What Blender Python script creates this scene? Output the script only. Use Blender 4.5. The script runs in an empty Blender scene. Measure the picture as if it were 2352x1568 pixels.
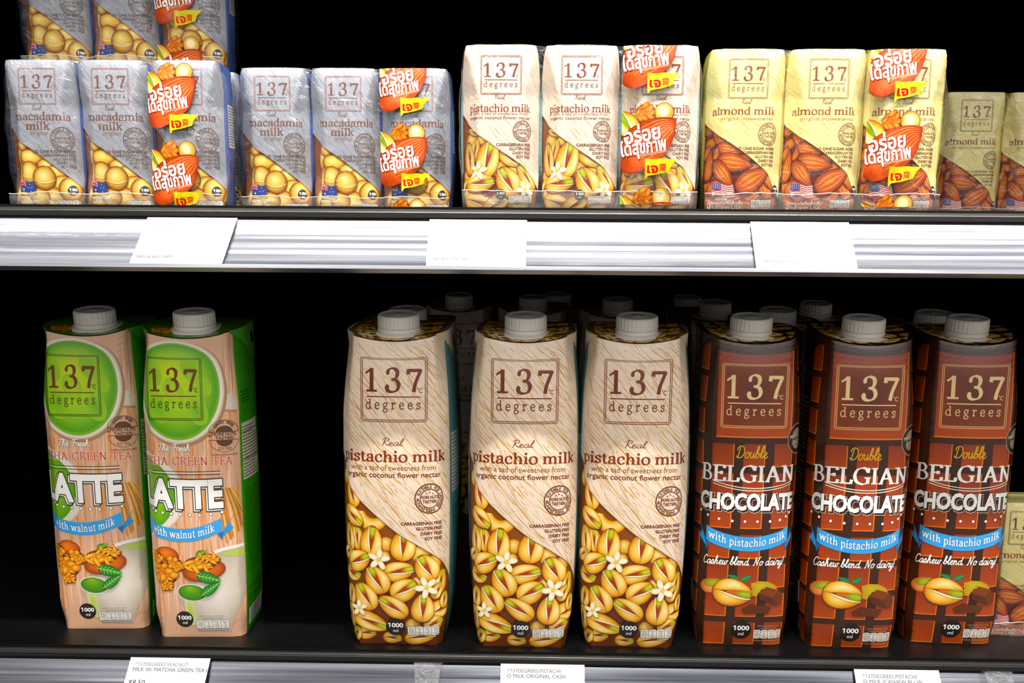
import bpy, math, random, bisect
import numpy as np
from mathutils import Vector, Matrix
from mathutils.geometry import tessellate_polygon, delaunay_2d_cdt
SC = bpy.context.scene
COL = SC.collection
rad = math.radians

# ---------------------------------------------------------------- camera, world, lamps, exposure
cam_data = bpy.data.cameras.new('camera')
cam = bpy.data.objects.new('camera', cam_data)
COL.objects.link(cam)
SC.camera = cam
cam_data.sensor_width = 36.0
cam_data.lens = 2500 / 2352 * 36
cam_data.shift_y = 319 / 2352
cam_data.clip_start = 0.02
_t, _r, _w = rad(11.6), rad(0.45), rad(1.2)
_right = Vector((math.cos(_w), math.sin(_w), 0))
_fwdh = Vector((-math.sin(_w), math.cos(_w), 0))
_fwd = _fwdh * math.cos(_t) + Vector((0, 0, -math.sin(_t)))
_up = _fwdh * math.sin(_t) + Vector((0, 0, math.cos(_t)))
_ri = _right * math.cos(_r) + _up * math.sin(_r)
_ui = _up * math.cos(_r) - _right * math.sin(_r)
_m = Matrix((_ri, _ui, -_fwd)).transposed().to_4x4()
_m.translation = Vector((0, -0.70, 0.26))
cam.matrix_world = _m
cam_data.dof.use_dof = False

SC.view_settings.view_transform = 'Standard'
SC.view_settings.look = 'None'
SC.view_settings.gamma = 1
SC.view_settings.use_curve_mapping = False
SC.view_settings.exposure = 0.0

world = bpy.data.worlds.new('store_light')
SC.world = world
world.use_nodes = True
_nt = world.node_tree
_bg = _nt.nodes['Background']
_bg.inputs[0].default_value = (1.0, 0.975, 0.945, 1)
_tc = _nt.nodes.new('ShaderNodeTexCoord')
_sx = _nt.nodes.new('ShaderNodeSeparateXYZ')
_mr = _nt.nodes.new('ShaderNodeMapRange')                   # a store that is bright overhead and dim at shelf height
_mr.interpolation_type = 'SMOOTHSTEP'
_mr.inputs[1].default_value = -0.05
_mr.inputs[2].default_value = 0.55
_mr.inputs[3].default_value = 0.22
_mr.inputs[4].default_value = 1.25
_nt.links.new(_tc.outputs['Generated'], _sx.inputs[0])
_nt.links.new(_sx.outputs['Z'], _mr.inputs[0])
_az = _nt.nodes.new('ShaderNodeVectorMath')                  # and an added glow from the right, lightening right-hand facets
_az.operation = 'DOT_PRODUCT'
_az.inputs[1].default_value = (0.85, -0.53, 0)
_ma = _nt.nodes.new('ShaderNodeMapRange')
_ma.interpolation_type = 'SMOOTHSTEP'
_ma.inputs[1].default_value = -0.3
_ma.inputs[2].default_value = 1.0
_ma.inputs[3].default_value = 0.6
_ma.inputs[4].default_value = 1.7
_mu = _nt.nodes.new('ShaderNodeMath')
_mu.operation = 'MULTIPLY'
_nt.links.new(_tc.outputs['Generated'], _az.inputs[0])
_nt.links.new(_az.outputs['Value'], _ma.inputs[0])
_nt.links.new(_mr.outputs[0], _mu.inputs[0])
_nt.links.new(_ma.outputs[0], _mu.inputs[1])
_nt.links.new(_mu.outputs[0], _bg.inputs[1])

def lamp(x, y, z, power, target, angle, blend, size):
    d = bpy.data.lights.new('canopy_lamp', 'SPOT')
    d.energy = power
    d.spot_size = rad(angle)
    d.spot_blend = blend
    d.shadow_soft_size = size
    d.color = (1.0, 0.96, 0.91)
    o = bpy.data.objects.new('canopy_lamp', d)
    COL.objects.link(o)
    o.location = (x, y, z)
    o.rotation_euler = (Vector(target) - Vector((x, y, z))).to_track_quat('-Z', 'Y').to_euler()
    return o
LAMP_Y, LAMP_Z = -0.40, 1.32
CUT = rad(15.9)                                             # the beams end just in front of the lower cartons
for i, watt in enumerate((9, 12, 17, 24, 32, 30, 26, 28, 30, 30)):
    lx = -0.72 + 0.18 * i
    ax = CUT + rad(50)
    lamp(lx, LAMP_Y, LAMP_Z, watt, (lx, LAMP_Y + math.sin(ax), LAMP_Z - math.cos(ax)), 100, 0.03, 0.02)

def reflection_panel(x, y, z, sx, sy, power):  # unseen panels added for reflections on board, rail and film
    d = bpy.data.lights.new('reflection_light', 'AREA')
    d.shape = 'RECTANGLE'
    d.size, d.size_y = sx, sy
    d.energy = power
    d.color = (1.0, 0.97, 0.93)
    o = bpy.data.objects.new('reflection_light', d)
    COL.objects.link(o)
    o.location = (x, y, z)
for px_ in (-1.3, 0.0, 1.3):
    reflection_panel(px_, -1.9, 2.5, 0.3, 1.2, 9)
    reflection_panel(px_, -3.8, 2.5, 0.3, 1.2, 9)

# ---------------------------------------------------------------- helpers
def hx(s, a=1.0):
    c = [int(s[i:i + 2], 16) / 255 for i in (0, 2, 4)]
    return tuple([v / 12.92 if v <= 0.04045 else ((v + 0.055) / 1.055) ** 2.4 for v in c] + [a])

def mat(name, col, rough=0.5, metal=0.0, spec=0.5, **kw):
    m = bpy.data.materials.new(name)
    m.use_nodes = True
    b = m.node_tree.nodes['Principled BSDF']
    b.inputs['Base Color'].default_value = hx(col)
    b.inputs['Roughness'].default_value = rough
    b.inputs['Metallic'].default_value = metal
    b.inputs['Specular IOR Level'].default_value = spec
    for k, v in kw.items():
        b.inputs[k.replace('_', ' ')].default_value = v
    return m

def noise_rough(m, scale, lo, hi, bump=0.0, stretch=(1, 1, 1)):
    nt = m.node_tree
    b = nt.nodes['Principled BSDF']
    tc = nt.nodes.new('ShaderNodeTexCoord')
    mp = nt.nodes.new('ShaderNodeMapping')
    mp.inputs['Scale'].default_value = stretch
    n = nt.nodes.new('ShaderNodeTexNoise')
    n.inputs['Scale'].default_value = scale
    n.inputs['Detail'].default_value = 5
    r = nt.nodes.new('ShaderNodeMapRange')
    r.inputs[1].default_value = 0.3
    r.inputs[2].default_value = 0.7
    r.inputs[3].default_value = lo
    r.inputs[4].default_value = hi
    nt.links.new(tc.outputs['Object'], mp.inputs[0])
    nt.links.new(mp.outputs[0], n.inputs['Vector'])
    nt.links.new(n.outputs[0], r.inputs[0])
    nt.links.new(r.outputs[0], b.inputs['Roughness'])
    if bump:
        bp = nt.nodes.new('ShaderNodeBump')
        bp.inputs['Strength'].default_value = bump
        bp.inputs['Distance'].default_value = 0.001
        nt.links.new(n.outputs[0], bp.inputs['Height'])
        nt.links.new(bp.outputs[0], b.inputs['Normal'])
    return m

# printed board: the printed colour is a colour attribute, its alpha says how metallic the ink is (1 plain, 0 foil)
def print_mat(name, rough, spec=0.5, coat=0.0):
    m = bpy.data.materials.new(name)
    m.use_nodes = True
    nt = m.node_tree
    b = nt.nodes['Principled BSDF']
    at = nt.nodes.new('ShaderNodeVertexColor')
    at.layer_name = 'ink'
    nt.links.new(at.outputs['Color'], b.inputs['Base Color'])
    inv = nt.nodes.new('ShaderNodeMath')
    inv.operation = 'SUBTRACT'
    inv.inputs[0].default_value = 1.0
    nt.links.new(at.outputs['Alpha'], inv.inputs[1])
    nt.links.new(inv.outputs[0], b.inputs['Metallic'])
    b.inputs['Roughness'].default_value = rough
    b.inputs['Specular IOR Level'].default_value = spec
    b.inputs['Coat Weight'].default_value = coat
    b.inputs['Coat Roughness'].default_value = 0.15
    tc = nt.nodes.new('ShaderNodeTexCoord')
    n = nt.nodes.new('ShaderNodeTexNoise')
    n.inputs['Scale'].default_value = 38
    n.inputs['Detail'].default_value = 2
    bp = nt.nodes.new('ShaderNodeBump')
    bp.inputs['Strength'].default_value = 0.25
    bp.inputs['Distance'].default_value = 0.002
    nt.links.new(tc.outputs['Object'], n.inputs['Vector'])
    nt.links.new(n.outputs[0], bp.inputs['Height'])
    nt.links.new(bp.outputs[0], b.inputs['Normal'])
    return m

M_PRINT = print_mat('printed_board', 0.33, 0.5, 0.35)
M_FILMPRINT = print_mat('printed_film', 0.30, 0.5)
M_TAGPRINT = print_mat('printed_paper', 0.6, 0.3)
M_BLACK = noise_rough(mat('black_powder_coat', '09090a', 0.4, 0, 0.3), 900, 0.32, 0.5, 0.12)
M_WALL = noise_rough(mat('black_back_panel', '050505', 0.8, 0, 0.04), 60, 0.7, 0.9)
M_LIP = noise_rough(mat('dark_grey_steel_lip', '2b2927', 0.35, 0.4, 0.5), 500, 0.28, 0.45, 0.05, (0.05, 1, 1))
M_CAP = mat('white_cap_plastic', 'efe9df', 0.38, 0, 0.45)
M_CAP.node_tree.nodes['Principled BSDF'].inputs['Subsurface Weight'].default_value = 0.15
M_CAP.node_tree.nodes['Principled BSDF'].inputs['Subsurface Radius'].default_value = (0.004, 0.003, 0.002)
M_FLOOR = noise_rough(mat('store_floor', '8d8479', 0.4), 3, 0.3, 0.5)

def film_mat(name, milky, gloss):
    m = bpy.data.materials.new(name)
    m.use_nodes = True
    nt = m.node_tree
    nt.nodes.remove(nt.nodes['Principled BSDF'])
    out = nt.nodes['Material Output']
    tr = nt.nodes.new('ShaderNodeBsdfTransparent')
    tr.inputs[0].default_value = (0.97, 0.97, 0.97, 1)
    gl = nt.nodes.new('ShaderNodeBsdfGlossy')
    gl.inputs['Roughness'].default_value = 0.12
    df = nt.nodes.new('ShaderNodeBsdfDiffuse')
    df.inputs[0].default_value = (0.9, 0.88, 0.86, 1)
    lw = nt.nodes.new('ShaderNodeLayerWeight')              # reflects more at grazing angles, the same from both sides
    pw = nt.nodes.new('ShaderNodeMath')
    pw.operation = 'POWER'
    pw.inputs[1].default_value = 4.0
    fr = nt.nodes.new('ShaderNodeMath')
    fr.operation = 'MULTIPLY_ADD'
    fr.inputs[1].default_value = 0.45
    fr.inputs[2].default_value = gloss
    nt.links.new(lw.outputs['Facing'], pw.inputs[0])
    nt.links.new(pw.outputs[0], fr.inputs[0])
    m1 = nt.nodes.new('ShaderNodeMixShader')
    m1.inputs[0].default_value = milky
    m2 = nt.nodes.new('ShaderNodeMixShader')
    tc = nt.nodes.new('ShaderNodeTexCoord')
    n = nt.nodes.new('ShaderNodeTexNoise')
    n.inputs['Scale'].default_value = 70
    n.inputs['Detail'].default_value = 3
    n.inputs['Distortion'].default_value = 1.2
    bp = nt.nodes.new('ShaderNodeBump')
    bp.inputs['Strength'].default_value = 0.5
    bp.inputs['Distance'].default_value = 0.008
    L = nt.links.new
    L(tc.outputs['Object'], n.inputs['Vector'])
    L(n.outputs[0], bp.inputs['Height'])
    L(bp.outputs[0], gl.inputs['Normal'])
    L(tr.outputs[0], m1.inputs[1])
    L(df.outputs[0], m1.inputs[2])
    L(fr.outputs[0], m2.inputs[0])
    L(m1.outputs[0], m2.inputs[1])
    L(gl.outputs[0], m2.inputs[2])
    L(m2.outputs[0], out.inputs[0])
    return m
M_FILM = film_mat('clear_shrink_film', 0.010, 0.05)
M_FOLD = film_mat('doubled_shrink_film', 0.09, 0.07)
M_SEAL = film_mat('welded_film_edge', 0.55, 0.1)
M_CLEAR = film_mat('clear_rigid_plastic', 0.03, 0.06)

def link(name, me, m=None, parent=None, loc=None):
    o = bpy.data.objects.new(name, me)
    COL.objects.link(o)
    if m is not None and me is not None and len(me.materials) == 0:
        me.materials.append(m)
    if parent is not None:
        o.parent = parent
    if loc is not None:
        o.location = loc
    return o

def tag(o, label, cat, group=None, kind=None):
    if label: o['label'] = label
    if cat: o['category'] = cat
    if group: o['group'] = group
    if kind: o['kind'] = kind
    return o

def empty(name, loc, rz=0.0):
    o = bpy.data.objects.new(name, None)
    o.empty_display_size = 0.02
    COL.objects.link(o)
    o.location = loc
    o.rotation_euler = (0, 0, rz)
    return o

def dup(root, loc, rz, label, group=None):
    r = root.copy()
    COL.objects.link(r)
    r.location = loc
    r.rotation_euler = (0, 0, rz)
    r['label'] = label
    if group: r['group'] = group
    for ch in list(root.children):
        c = ch.copy(); COL.objects.link(c); c.parent = r
        for g in list(ch.children):
            d = g.copy(); COL.objects.link(d); d.parent = c
    return r

def mesh(name, verts, faces, smooth=False, s=1.0):
    me = bpy.data.meshes.new(name)
    me.from_pydata([(v[0] * s, v[1] * s, v[2] * s) for v in verts], [], faces)
    if smooth:
        me.polygons.foreach_set('use_smooth', [True] * len(me.polygons))
    me.update()
    return me

# ---------------------------------------------------------------- flat artwork, in centimetres on the unrolled board
class Art:
    def __init__(s, u0, u1, v0, v1):
        s.b = (u0, v0)
        s.H = np.zeros((int((u1 - u0) / .05) + 2, int((v1 - v0) / .05) + 2), np.int16)
        s.items = []
    def _sl(s, p):
        xs = [q[0] for q in p]; ys = [q[1] for q in p]
        n, m = s.H.shape
        f = lambda a, o, k: min(max(int((a - o) / .05), 0), k - 1)
        return (slice(f(min(xs), s.b[0], n), f(max(xs), s.b[0], n) + 1), slice(f(min(ys), s.b[1], m), f(max(ys), s.b[1], m) + 1))
    def add(s, polys, cols, flat=True):
        """polys: convex polygons; cols: one colour, or one list of vertex colours per polygon; all on one layer"""
        if not polys: return
        one = isinstance(cols, tuple)
        if not one: cols = list(cols)
        polys = list(polys)
        for i, p in enumerate(polys):                       # all counter-clockwise
            if sum(p[k - 1][0] * p[k][1] - p[k][0] * p[k - 1][1] for k in range(len(p))) < 0:
                polys[i] = list(p)[::-1]
                if not one: cols[i] = list(cols[i])[::-1]
        if one and len(polys) > 1 and flat: polys = union(polys)
        sl = [s._sl(p) for p in polys]
        lay = 1 + max(int(s.H[q].max()) for q in sl)
        for q in sl:
            s.H[q] = np.maximum(s.H[q], lay)
        for i, p in enumerate(polys):
            s.items.append(([tuple(p[k]) + ((cols) if one else tuple(cols[i][k])) for k in range(len(p))], lay))
    def rect(s, x0, x1, y0, y1, c, c2=None):
        c = hx(c) if isinstance(c, str) else c
        c2 = c if c2 is None else (hx(c2) if isinstance(c2, str) else c2)
        s.add([[(x0, y0), (x1, y0), (x1, y1), (x0, y1)]], [[c, c, c2, c2]])
    def poly(s, pts, c, warp=None):
        c = hx(c) if isinstance(c, str) else c
        if warp: pts = [warp(*p) for p in pts]
        t = tessellate_polygon([[Vector((p[0], p[1], 0)) for p in pts]])
        s.add([[pts[i] for i in q] for q in t], c)
    def blob(s, pts, c, stops):
        """rings scaled towards c; stops: (radius 0..1, colour)"""
        st = [(t, hx(k) if isinstance(k, str) else k) for t, k in stops]
        n = len(pts); P = []; K = []
        R_ = [[(c[0] + (p[0] - c[0]) * t, c[1] + (p[1] - c[1]) * t) for p in pts] for t, _ in st]
        for j in range(len(st) - 1):
            a, b = st[j][1], st[j + 1][1]
            for i in range(n):
                k = (i + 1) % n
                if st[j][0] == 0:
                    P.append([c, R_[j + 1][i], R_[j + 1][k]]); K.append([a, b, b])
                else:
                    P.append([R_[j][i], R_[j + 1][i], R_[j + 1][k], R_[j][k]]); K.append([a, b, b, a])
        s.add(P, K)
    def line(s, pts, w, c, taper=False):
        c = hx(c) if isinstance(c, str) else c
        s.add(strip(pts, w, taper), c)
    def ring(s, cx, cy, r, w, c, ry=None, n=40):
        ry = r if ry is None else ry
        pts = ell(cx, cy, r, ry, 0, n)
        s.line(pts + pts[:1], w, c)

def union(polys):
    """one flat sheet without overlaps, letter by letter"""
    iv = sorted(((min(p[0] for p in q), max(p[0] for p in q), q) for q in polys), key=lambda t: t[0])
    out, cur, end = [], [], -1e9
    for lo, hi, q in iv:
        if lo > end + 1e-3 and cur:
            out += union_one(cur); cur = []
        cur.append(q); end = max(end, hi) if len(cur) > 1 else hi
    return out + (union_one(cur) if cur else [])

def union_one(polys):
    if len(polys) == 1: return polys
    V, F, T = [], [], []
    for p in polys:
        q = []
        for k in p:
            if not q or abs(k[0] - V[q[-1]].x) + abs(k[1] - V[q[-1]].y) > 2e-4:
                V.append(Vector((k[0], k[1]))); q.append(len(V) - 1)
        if len(q) > 2:
            F.append(q)
            for i in range(1, len(q) - 1):
                t = [V[q[0]], V[q[i]], V[q[i + 1]]]
                if (t[1] - t[0]).cross(t[2] - t[0]) < 0: t.reverse()
                T.append([c for v in t for c in v])
    E = [(q[i - 1], q[i]) for q in F for i in range(len(q))]
    v, e, f, ov, oe, of = delaunay_2d_cdt(V, E, [], 0, 1e-4)
    P = np.array([(w.x, w.y) for w in v])
    if any(len(q) != 3 for q in f) or not f: return polys
    f = np.array(f)
    c = P[f].mean(axis=1)
    A = P[f]
    area = np.abs((A[:, 1, 0] - A[:, 0, 0]) * (A[:, 2, 1] - A[:, 0, 1]) - (A[:, 2, 0] - A[:, 0, 0]) * (A[:, 1, 1] - A[:, 0, 1]))
    T = np.array(T)
    keep = np.zeros(len(f), bool)
    side = lambda x0, y0, x1, y1, px, py: (x1 - x0) * (py - y0) - (y1 - y0) * (px - x0) >= -1e-9
    for k in range(0, len(T), 400):
        t = T[k:k + 400].T[:, None, :]
        px, py = c[:, 0][:, None], c[:, 1][:, None]
        keep |= (side(t[0], t[1], t[2], t[3], px, py) & side(t[2], t[3], t[4], t[5], px, py) & side(t[4], t[5], t[0], t[1], px, py)).any(axis=1)
    keep &= area > 1e-7
    return [[tuple(P[i]) for i in q] for q in f[keep]] or polys

def ell(cx, cy, rx, ry, ang=0, n=22, egg=0.0):
    ca, sa = math.cos(rad(ang)), math.sin(rad(ang))
    o = []
    for i in range(n):
        t = 2 * math.pi * i / n
        x, y = rx * math.cos(t), ry * math.sin(t) * (1 - egg * math.cos(t))
        o.append((cx + x * ca - y * sa, cy + x * sa + y * ca))
    return o

def strip(pts, w, taper=False):
    """quads along a polyline; w: full width or a list of widths"""
    n = len(pts)
    W = w if isinstance(w, (list, tuple)) else [w * (math.sin(math.pi * (i + .35) / (n - .3)) if taper else 1) for i in range(n)]
    closed = n > 2 and abs(pts[0][0] - pts[-1][0]) + abs(pts[0][1] - pts[-1][1]) < 1e-9
    L = []; Rr = []
    for i in range(n):
        a = pts[i - 1] if i else (pts[-2] if closed else pts[0])
        b = pts[i + 1] if i < n - 1 else (pts[1] if closed else pts[-1])
        dx, dy = b[0] - a[0], b[1] - a[1]
        l = math.hypot(dx, dy) or 1
        k = W[i] / 2 / l
        L.append((pts[i][0] - dy * k, pts[i][1] + dx * k)); Rr.append((pts[i][0] + dy * k, pts[i][1] - dx * k))
    return [[Rr[i], Rr[i + 1], L[i + 1], L[i]] for i in range(n - 1)]

def cat(pts, n=6):
    """Catmull-Rom through the points"""
    if len(pts) < 3: return list(pts)
    closed = pts[0] == pts[-1]
    q = ([pts[-2]] if closed else [pts[0]]) + list(pts) + ([pts[1]] if closed else [pts[-1]])
    o = []
    for i in range(1, len(q) - 2):
        p0, p1, p2, p3 = q[i - 1], q[i], q[i + 1], q[i + 2]
        for j in range(n):
            t = j / n
            o.append(tuple(.5 * (2 * p1[k] + (p2[k] - p0[k]) * t + (2 * p0[k] - 5 * p1[k] + 4 * p2[k] - p3[k]) * t * t + (3 * p1[k] - p0[k] - 3 * p2[k] + p3[k]) * t ** 3) for k in (0, 1)))
    o.append(tuple(pts[-1]))
    return o

# ---------------------------------------------------------------- lettering
_txc = {}
def sans(s):
    """outline lettering as triangles in em units, with its outline edges"""
    if s in _txc: return _txc[s]
    c = bpy.data.curves.new('lettering', 'FONT')
    c.body = s.replace('1', '\U0001d7e3'); c.size = 1; c.resolution_u = 3
    o = bpy.data.objects.new('lettering', c)
    COL.objects.link(o)
    dg = bpy.context.evaluated_depsgraph_get()
    me = bpy.data.meshes.new_from_object(o.evaluated_get(dg))
    me.calc_loop_triangles()
    V = [(v.co.x, v.co.y) for v in me.vertices]
    T = [[V[i] for i in t.vertices] for t in me.loop_triangles]
    cnt = {}
    for t in me.loop_triangles:
        a = t.vertices
        for i in range(3):
            k = tuple(sorted((a[i], a[(i + 1) % 3])))
            cnt[k] = cnt.get(k, 0) + 1
    E = [(V[a], V[b]) for (a, b), n in cnt.items() if n == 1]
    bpy.data.objects.remove(o); bpy.data.meshes.remove(me); bpy.data.curves.remove(c)
    _txc[s] = (T, E)
    return T, E

def sans_polys(s, bold=0.0):
    T, E = sans(s)
    P = [list(t) for t in T]
    if bold:
        for a, b in E:
            dx, dy = b[0] - a[0], b[1] - a[1]
            l = math.hypot(dx, dy)
            if l < 1e-6: continue
            k = .95 if l > .13 else .3
            ex, ey = dx / l * bold * k, dy / l * bold * k
            nx, ny = -dy / l * bold, dx / l * bold
            P.append([(a[0] - ex + nx, a[1] - ey + ny), (a[0] - ex - nx, a[1] - ey - ny), (b[0] + ex - nx, b[1] + ey - ny), (b[0] + ex + nx, b[1] + ey + ny)])
    return P

# serif glyphs: advance, strokes (point lists), foot serifs (x, y, half width), dots (x, y, r); x-height or cap height 1
_n = [(.28, .62), (.45, .88), (.64, .96), (.84, .84), (.9, .6), (.9, 0)]
SER = {
 'i': (.6, [[(.3, 0), (.3, 1)]], [(.3, 0, .24), (.2, 1, .16)], [(.3, 1.36, .15)]),
 'l': (.6, [[(.3, 0), (.3, 1.5)]], [(.3, 0, .24), (.2, 1.5, .16)], []),
 'n': (1.2, [[(.28, 0), (.28, 1)], _n], [(.28, 0, .22), (.9, 0, .22), (.18, 1, .16)], []),
 'h': (1.2, [[(.28, 0), (.28, 1.5)], _n], [(.28, 0, .22), (.9, 0, .22), (.18, 1.5, .16)], []),
 'm': (1.82, [[(.28, 0), (.28, 1)], _n, [(x + .62, y) for x, y in _n]], [(.28, 0, .22), (.9, 0, .22), (1.52, 0, .22), (.18, 1, .16)], []),
 'p': (1.15, [[(.28, -.5), (.28, 1)], [(.28, .75), (.5, .95), (.72, .93), (.96, .7), (1.0, .46), (.94, .2), (.72, .03), (.5, .03), (.28, .22)]], [(.28, -.5, .24), (.18, 1, .16)], []),
 'd': (1.18, [[(.88, 0), (.88, 1.5)], [(.88, .76), (.66, .95), (.45, .93), (.2, .7), (.15, .47), (.21, .21), (.44, .03), (.64, .04), (.88, .24)]], [(.78, 1.5, .16), (.99, 0, .14)], []),
 'a': (1.06, [[(.2, .72), (.3, .92), (.52, .98), (.72, .88), (.78, .65), (.78, .2), (.86, .04), (1.02, .06)], [(.78, .58), (.5, .54), (.24, .42), (.15, .22), (.28, .03), (.5, .04), (.78, .26)]], [], [(.25, .74, .12)]),
 'c': (.98, [[(.84, .74), (.72, .93), (.5, .98), (.24, .82), (.15, .5), (.24, .17), (.5, .01), (.74, .08), (.88, .24)]], [], [(.79, .75, .12)]),
 'e': (1.02, [[(.2, .53), (.86, .53)], [(.86, .53), (.8, .83), (.54, .98), (.26, .82), (.15, .5), (.25, .17), (.53, .01), (.76, .08), (.9, .24)]], [], []),
 's': (.86, [[(.7, .76), (.58, .94), (.4, .98), (.2, .88), (.19, .68), (.42, .54), (.65, .4), (.68, .18), (.5, .02), (.32, .03), (.17, .22)], [(.71, .98), (.7, .7)], [(.15, .02), (.16, .3)]], [], []),
 't': (.72, [[(.3, 1.28), (.3, .3), (.36, .06), (.52, .01), (.68, .12)], [(.06, .95), (.62, .95)]], [], []),
 'o': (1.1, [[(.95, .49), (.84, .85), (.55, .98), (.26, .85), (.15, .49), (.26, .13), (.55, .0), (.84, .13), (.95, .49)]], [], []),
 'k': (1.14, [[(.28, 0), (.28, 1.5)], [(.3, .42), (.88, .96)], [(.5, .6), (.95, .03)]], [(.28, 0, .22), (.18, 1.5, .16), (.88, 1, .18), (.95, 0, .18)], []),
 'r': (.86, [[(.28, 0), (.28, 1)], [(.28, .58), (.42, .85), (.6, .95), (.72, .9)]], [(.28, 0, .24), (.18, 1, .16)], [(.71, .85, .12)]),
 'g': (1.0, [[(.74, .66), (.66, .9), (.46, .98), (.26, .9), (.17, .66), (.26, .42), (.46, .34), (.66, .42), (.74, .66)], [(.3, .4), (.2, .24), (.36, .1), (.62, .07), (.82, -.1), (.74, -.34), (.46, -.44), (.18, -.36), (.12, -.18), (.28, .04)], [(.66, .84), (.92, .96)]], [], []),
 'u': (1.22, [[(.28, 1), (.28, .35), (.4, .08), (.6, .03), (.9, .25)], [(.9, 1), (.9, 0)]], [(.18, 1, .16), (.8, 1, .16), (1.0, 0, .14)], []),
 'w': (1.62, [[(.16, 1), (.46, 0)], [(.46, 0), (.8, 1)], [(.8, 1), (1.12, 0)], [(1.12, 0), (1.44, 1)]], [(.16, 1, .2), (.8, 1, .14), (1.44, 1, .2)], []),
 ' ': (.5, [], [], []),
 '1': (.78, [[(.4, 0), (.4, .99)], [(.1, .76), (.26, .86), (.4, .97)]], [(.4, 0, .26)], []),
 '3': (.8, [[(.13, .78), (.2, .93), (.37, 1), (.56, .92), (.6, .75), (.52, .58), (.32, .52)], [(.32, .52), (.56, .47), (.66, .27), (.57, .07), (.35, 0), (.16, .06), (.09, .22)]], [], [(.15, .79, .085), (.12, .22, .095)]),
 '7': (.76, [[(.08, .93), (.66, .93)], [(.08, .88), (.66, .88)], [(.66, .95), (.5, .6), (.38, .3), (.32, 0)], [(.09, .97), (.06, .74)]], [], []),
 'B': (.82, [[(.2, 0), (.2, 1)], [(.2, .98), (.5, .97), (.64, .77), (.5, .56), (.2, .53)], [(.2, .53), (.56, .51), (.73, .28), (.58, .04), (.2, .02)]], [(.17, 0, .14), (.17, 1, .14)], []),
 'E': (.76, [[(.2, 0), (.2, 1)], [(.2, .97), (.66, .97)], [(.2, .52), (.5, .52)], [(.2, .03), (.68, .03)], [(.66, 1), (.66, .8)], [(.5, .62), (.5, .42)], [(.68, 0), (.7, .24)]], [(.17, 0, .14), (.17, 1, .14)], []),
 'L': (.72, [[(.2, 0), (.2, 1)], [(.2, .03), (.64, .03)], [(.64, 0), (.68, .26)]], [(.17, 0, .14), (.2, 1, .18)], []),
 'G': (.98, [[(.82, .76), (.7, .94), (.5, 1), (.22, .86), (.1, .5), (.22, .14), (.52, 0), (.72, .04), (.82, .14)], [(.82, .42), (.82, .03)], [(.83, 1), (.82, .7)]], [(.8, .42, .17)], []),
 'I': (.42, [[(.2, 0), (.2, 1)]], [(.2, 0, .17), (.2, 1, .17)], []),
 'A': (.92, [[(.12, 0), (.44, .98)], [(.42, .98), (.78, 0)], [(.22, .34), (.64, .34)]], [(.12, 0, .14), (.78, 0, .16)], []),
 'N': (1.0, [[(.2, 0), (.2, 1)], [(.18, 1), (.8, 0)], [(.8, 0), (.8, 1)]], [(.18, 0, .15), (.13, 1, .13), (.8, 1, .16)], []),
 'T': (.82, [[(.41, 0), (.41, .97)], [(.06, .97), (.76, .97)], [(.06, 1), (.04, .76)], [(.76, 1), (.78, .76)]], [(.41, 0, .18)], []),
 'C': (.9, [[(.8, .76), (.68, .94), (.5, 1), (.22, .86), (.1, .5), (.22, .14), (.5, 0), (.7, .06), (.82, .24)], [(.81, 1), (.8, .7)]], [], []),
 'H': (1.02, [[(.2, 0), (.2, 1)], [(.8, 0), (.8, 1)], [(.2, .52), (.8, .52)]], [(.2, 0, .16), (.2, 1, .16), (.8, 0, .16), (.8, 1, .16)], []),
 'R': (.9, [[(.2, 0), (.2, 1)], [(.2, .98), (.52, .97), (.68, .76), (.52, .53), (.2, .5)], [(.48, .52), (.82, 0)]], [(.18, 0, .15), (.17, 1, .14), (.84, 0, .1)], []),
 'M': (1.2, [[(.18, 0), (.2, 1)], [(.18, 1), (.58, .05)], [(.58, .05), (.98, 1)], [(1.0, 0), (.98, 1)]], [(.18, 0, .14), (1.0, 0, .16), (.14, 1, .13), (1.02, 1, .13)], []),
}
def serif_polys(s, thick=.2, thin=.07, track=0.0, grow=0.0, nib=18):
    P = []; x = 0.0
    for ch in s:
        adv, strokes, feet, dots = SER[ch]
        for st in strokes:
            pts = cat(st, 6) if len(st) > 2 else [st[0], ((st[0][0] + st[1][0]) / 2, (st[0][1] + st[1][1]) / 2), st[1]]
            W = []
            for i in range(len(pts)):
                a, b = pts[max(i - 1, 0)], pts[min(i + 1, len(pts) - 1)]
                ang = math.atan2(b[1] - a[1], b[0] - a[0])
                W.append(thin + (thick - thin) * abs(math.sin(ang - rad(nib))) ** 1.3 + 2 * grow)
            if grow and len(pts) > 1:
                d0 = Vector(pts[0]) - Vector(pts[1]); d1 = Vector(pts[-1]) - Vector(pts[-2])
                pts = [tuple(Vector(pts[0]) + d0.normalized() * grow)] + pts[1:-1] + [tuple(Vector(pts[-1]) + d1.normalized() * grow)]
            P += [[(q[0] + x, q[1]) for q in p] for p in strip(pts, W)]
        h = thin * .62 + grow
        for fx, fy, fw in feet:
            cy = fy + (thin * .55 if fy <= 0.01 else -thin * .55)
            P.append([(x + fx - fw - grow, cy - h), (x + fx + fw + grow, cy - h), (x + fx + fw + grow, cy + h), (x + fx - fw - grow, cy + h)])
        for dx, dy, r in dots:
            P.append([(x + a, b) for a, b in ell(dx, dy, r * (.7 + thick * 1.5) + grow, r * (.7 + thick * 1.5) + grow, 0, 12)])
        x += adv + track
    return P

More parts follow.
